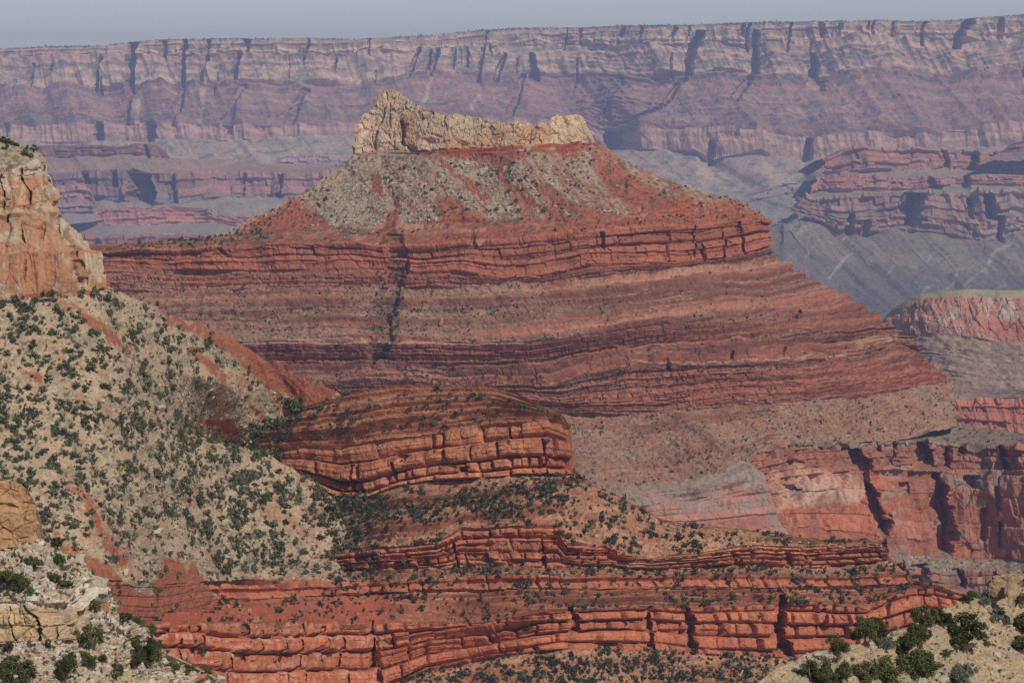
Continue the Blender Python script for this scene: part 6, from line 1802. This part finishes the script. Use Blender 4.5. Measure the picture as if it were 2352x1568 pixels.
for a in [
    (176, 1426, 232, 1498, 'dense dark juniper rising beside the grey cliff of the pale outcrop'), (290, 1450, 350, 1510, 'large spreading juniper on the edge of the pale outcrop'), (318, 1470, 372, 1538, 'juniper merging with the large spreading one on its right'), (285, 1490, 335, 1538, 'low juniper under the large spreading one'),
    (-14, 1500, 72, 1570, 'largest dark juniper in the bottom left corner'), (126, 1486, 178, 1568, 'thin open juniper near the bottom of the pale outcrop'), (182, 1482, 222, 1536, 'round juniper directly below the dense dark one'), (-10, 1298, 44, 1352, 'dark juniper at the left edge above the tan cliff'), (26, 1306, 66, 1362, 'second dark juniper leaning on the one at the left edge'),
    (250, 1516, 282, 1566, 'slim juniper beside the yellow tan boulder'), (264, 1404, 300, 1434, 'dark bush on the crest behind the orange boulder'), (296, 1412, 332, 1440, 'dark bush on the crest in a run of three'), (330, 1428, 362, 1458, 'dark bush lowest in the crest run of three'), (207, 1370, 230, 1402, 'small juniper left of the orange boulder'), (340, 1460, 372, 1500, 'juniper hanging over the right edge of the outcrop'),
    (380, 1516, 412, 1546, 'low dark bush on the descending edge nearest the large junipers'), (408, 1522, 446, 1548, 'low dark bush in the middle of the descending edge'), (444, 1530, 488, 1548, 'low dark bush at the end of the descending edge'), (8, 1466, 32, 1500, 'small dark bush at the foot of the tan cliff'), (64, 1274, 100, 1302, 'dark bush left of the bright green shrub'),
    (100, 1312, 135, 1338, 'low dark bush under the cream ledge'), (128, 1326, 166, 1350, 'low green bush right under the white crag'), (106, 1462, 118, 1494, 'slim bush growing in the crack of the tan cliff'), (224, 1494, 246, 1524, 'small bush right of the round juniper'), (118, 1226, 148, 1256, 'dark bush on the crest right of the orange buttress')]:
    juniper(IS, *a)
juniper(IS, 125, 1263, 152, 1305, 'bright green rounded shrub on the crest of the pale outcrop', crown_green, 'shrub', 'green_shrub')
juniper(IS, 60, 1343, 82, 1366, 'small bright green shrub above the tan cliff', crown_green, 'shrub', 'green_shrub')
for a in [(150, 1356, 172, 1384, 'grey sage bush below the low green bush'), (172, 1348, 194, 1370, 'grey sage bush left of the white crag'), (236, 1424, 262, 1450, 'grey sage bush behind the dense dark juniper'), (256, 1436, 280, 1458, 'grey green sage bush right of the dense dark juniper')]:
    juniper(IS, *a, crown_sage, 'sage bush', 'sage_bush')
for a in [
    (1958, 1404, 2012, 1480, 'dark juniper on the skyline of the sandy slope'), (1990, 1402, 2040, 1452, 'lighter juniper top joined to the dark skyline one'), (1900, 1454, 1946, 1508, 'juniper standing alone in front of the red block cliff'), (1838, 1506, 1890, 1566, 'low green juniper at the bottom left of the sandy slope'), (1884, 1500, 1950, 1572, 'bushy juniper beside the low green one'), (1858, 1530, 1920, 1580, 'dark juniper cut by the bottom edge'),
    (2096, 1384, 2150, 1440, 'juniper on the skyline left of the tallest bush'), (2136, 1386, 2184, 1436, 'feathery juniper between the skyline one and the large round one'), (2160, 1398, 2256, 1480, 'large round juniper casting a shadow on open sand'), (2088, 1424, 2138, 1470, 'juniper below the skyline pair'),
    (2050, 1440, 2118, 1506, 'juniper at the top of the big thicket'), (2000, 1494, 2080, 1572, 'dark juniper at the lower left of the big thicket'), (2066, 1480, 2140, 1560, 'tall juniper at the heart of the big thicket'), (2086, 1502, 2160, 1560, 'spreading juniper at the right end of the big thicket'), (1960, 1510, 2010, 1572, 'juniper in the bottom left of the big thicket'),
    (2320, 1404, 2382, 1454, 'dark juniper cut by the right edge below the crag'), (2208, 1352, 2244, 1388, 'bush on the skyline left of the crag'), (2312, 1454, 2380, 1486, 'low dark clump standing in for a shrub shadow at the right edge')]:  # last entry is foliage added in place of a shrub's cast shadow
    juniper(JS, *a)
for a in [(2240, 1350, 2280, 1388, 'grey green bush touching the left side of the crag'), (2262, 1392, 2304, 1424, 'round grey shrub below the crag'), (2176, 1514, 2232, 1572, 'twiggy grey bush at the bottom of the sandy slope'), (2252, 1464, 2276, 1484, 'little grey bush right of the large grey boulder'), (2010, 1452, 2050, 1492, 'grey twiggy bush at the left of the big thicket')]:
    juniper(JS, *a, crown_sage, 'sage bush', 'sage_bush')
juniper(JS, 2154, 1489, 2188, 1507, 'flat bright green bush on the bare sand', crown_green, 'shrub', 'green_shrub')

# ------------------------------------------------------------------ the air
hz = bpy.data.materials.new('air')
hz.use_nodes = True
ht = hz.node_tree
for n_ in list(ht.nodes):
    if n_.type != 'OUTPUT_MATERIAL':
        ht.nodes.remove(n_)
pv = ht.nodes.new('ShaderNodeVolumePrincipled')
pv.inputs['Color'].default_value = (*HAZE_COLOR, 1)
pv.inputs['Density'].default_value = HAZE_DENSITY
pv.inputs['Density Attribute'].default_value = ''
pv.inputs['Anisotropy'].default_value = 0.0
ht.links.new(pv.outputs[0], ht.nodes['Material Output'].inputs['Volume'])
bx0, bx1, by0, by1, bz0, bz1 = -40100.0, 40100.0, -2100.0, 24100.0, -1331.0, 560.0
V = np.array([(x, y, z) for z in (bz0, bz1) for y in (by0, by1) for x in (bx0, bx1)])
Fb = np.array([(0, 2, 3, 1), (4, 5, 7, 6), (0, 1, 5, 4), (2, 6, 7, 3), (0, 4, 6, 2), (1, 3, 7, 5)])
haze = link('haze', mesh_from('haze', V, Fb, hz))
tag(haze, 'thin blue haze filling the air of the canyon', 'haze', kind='stuff')
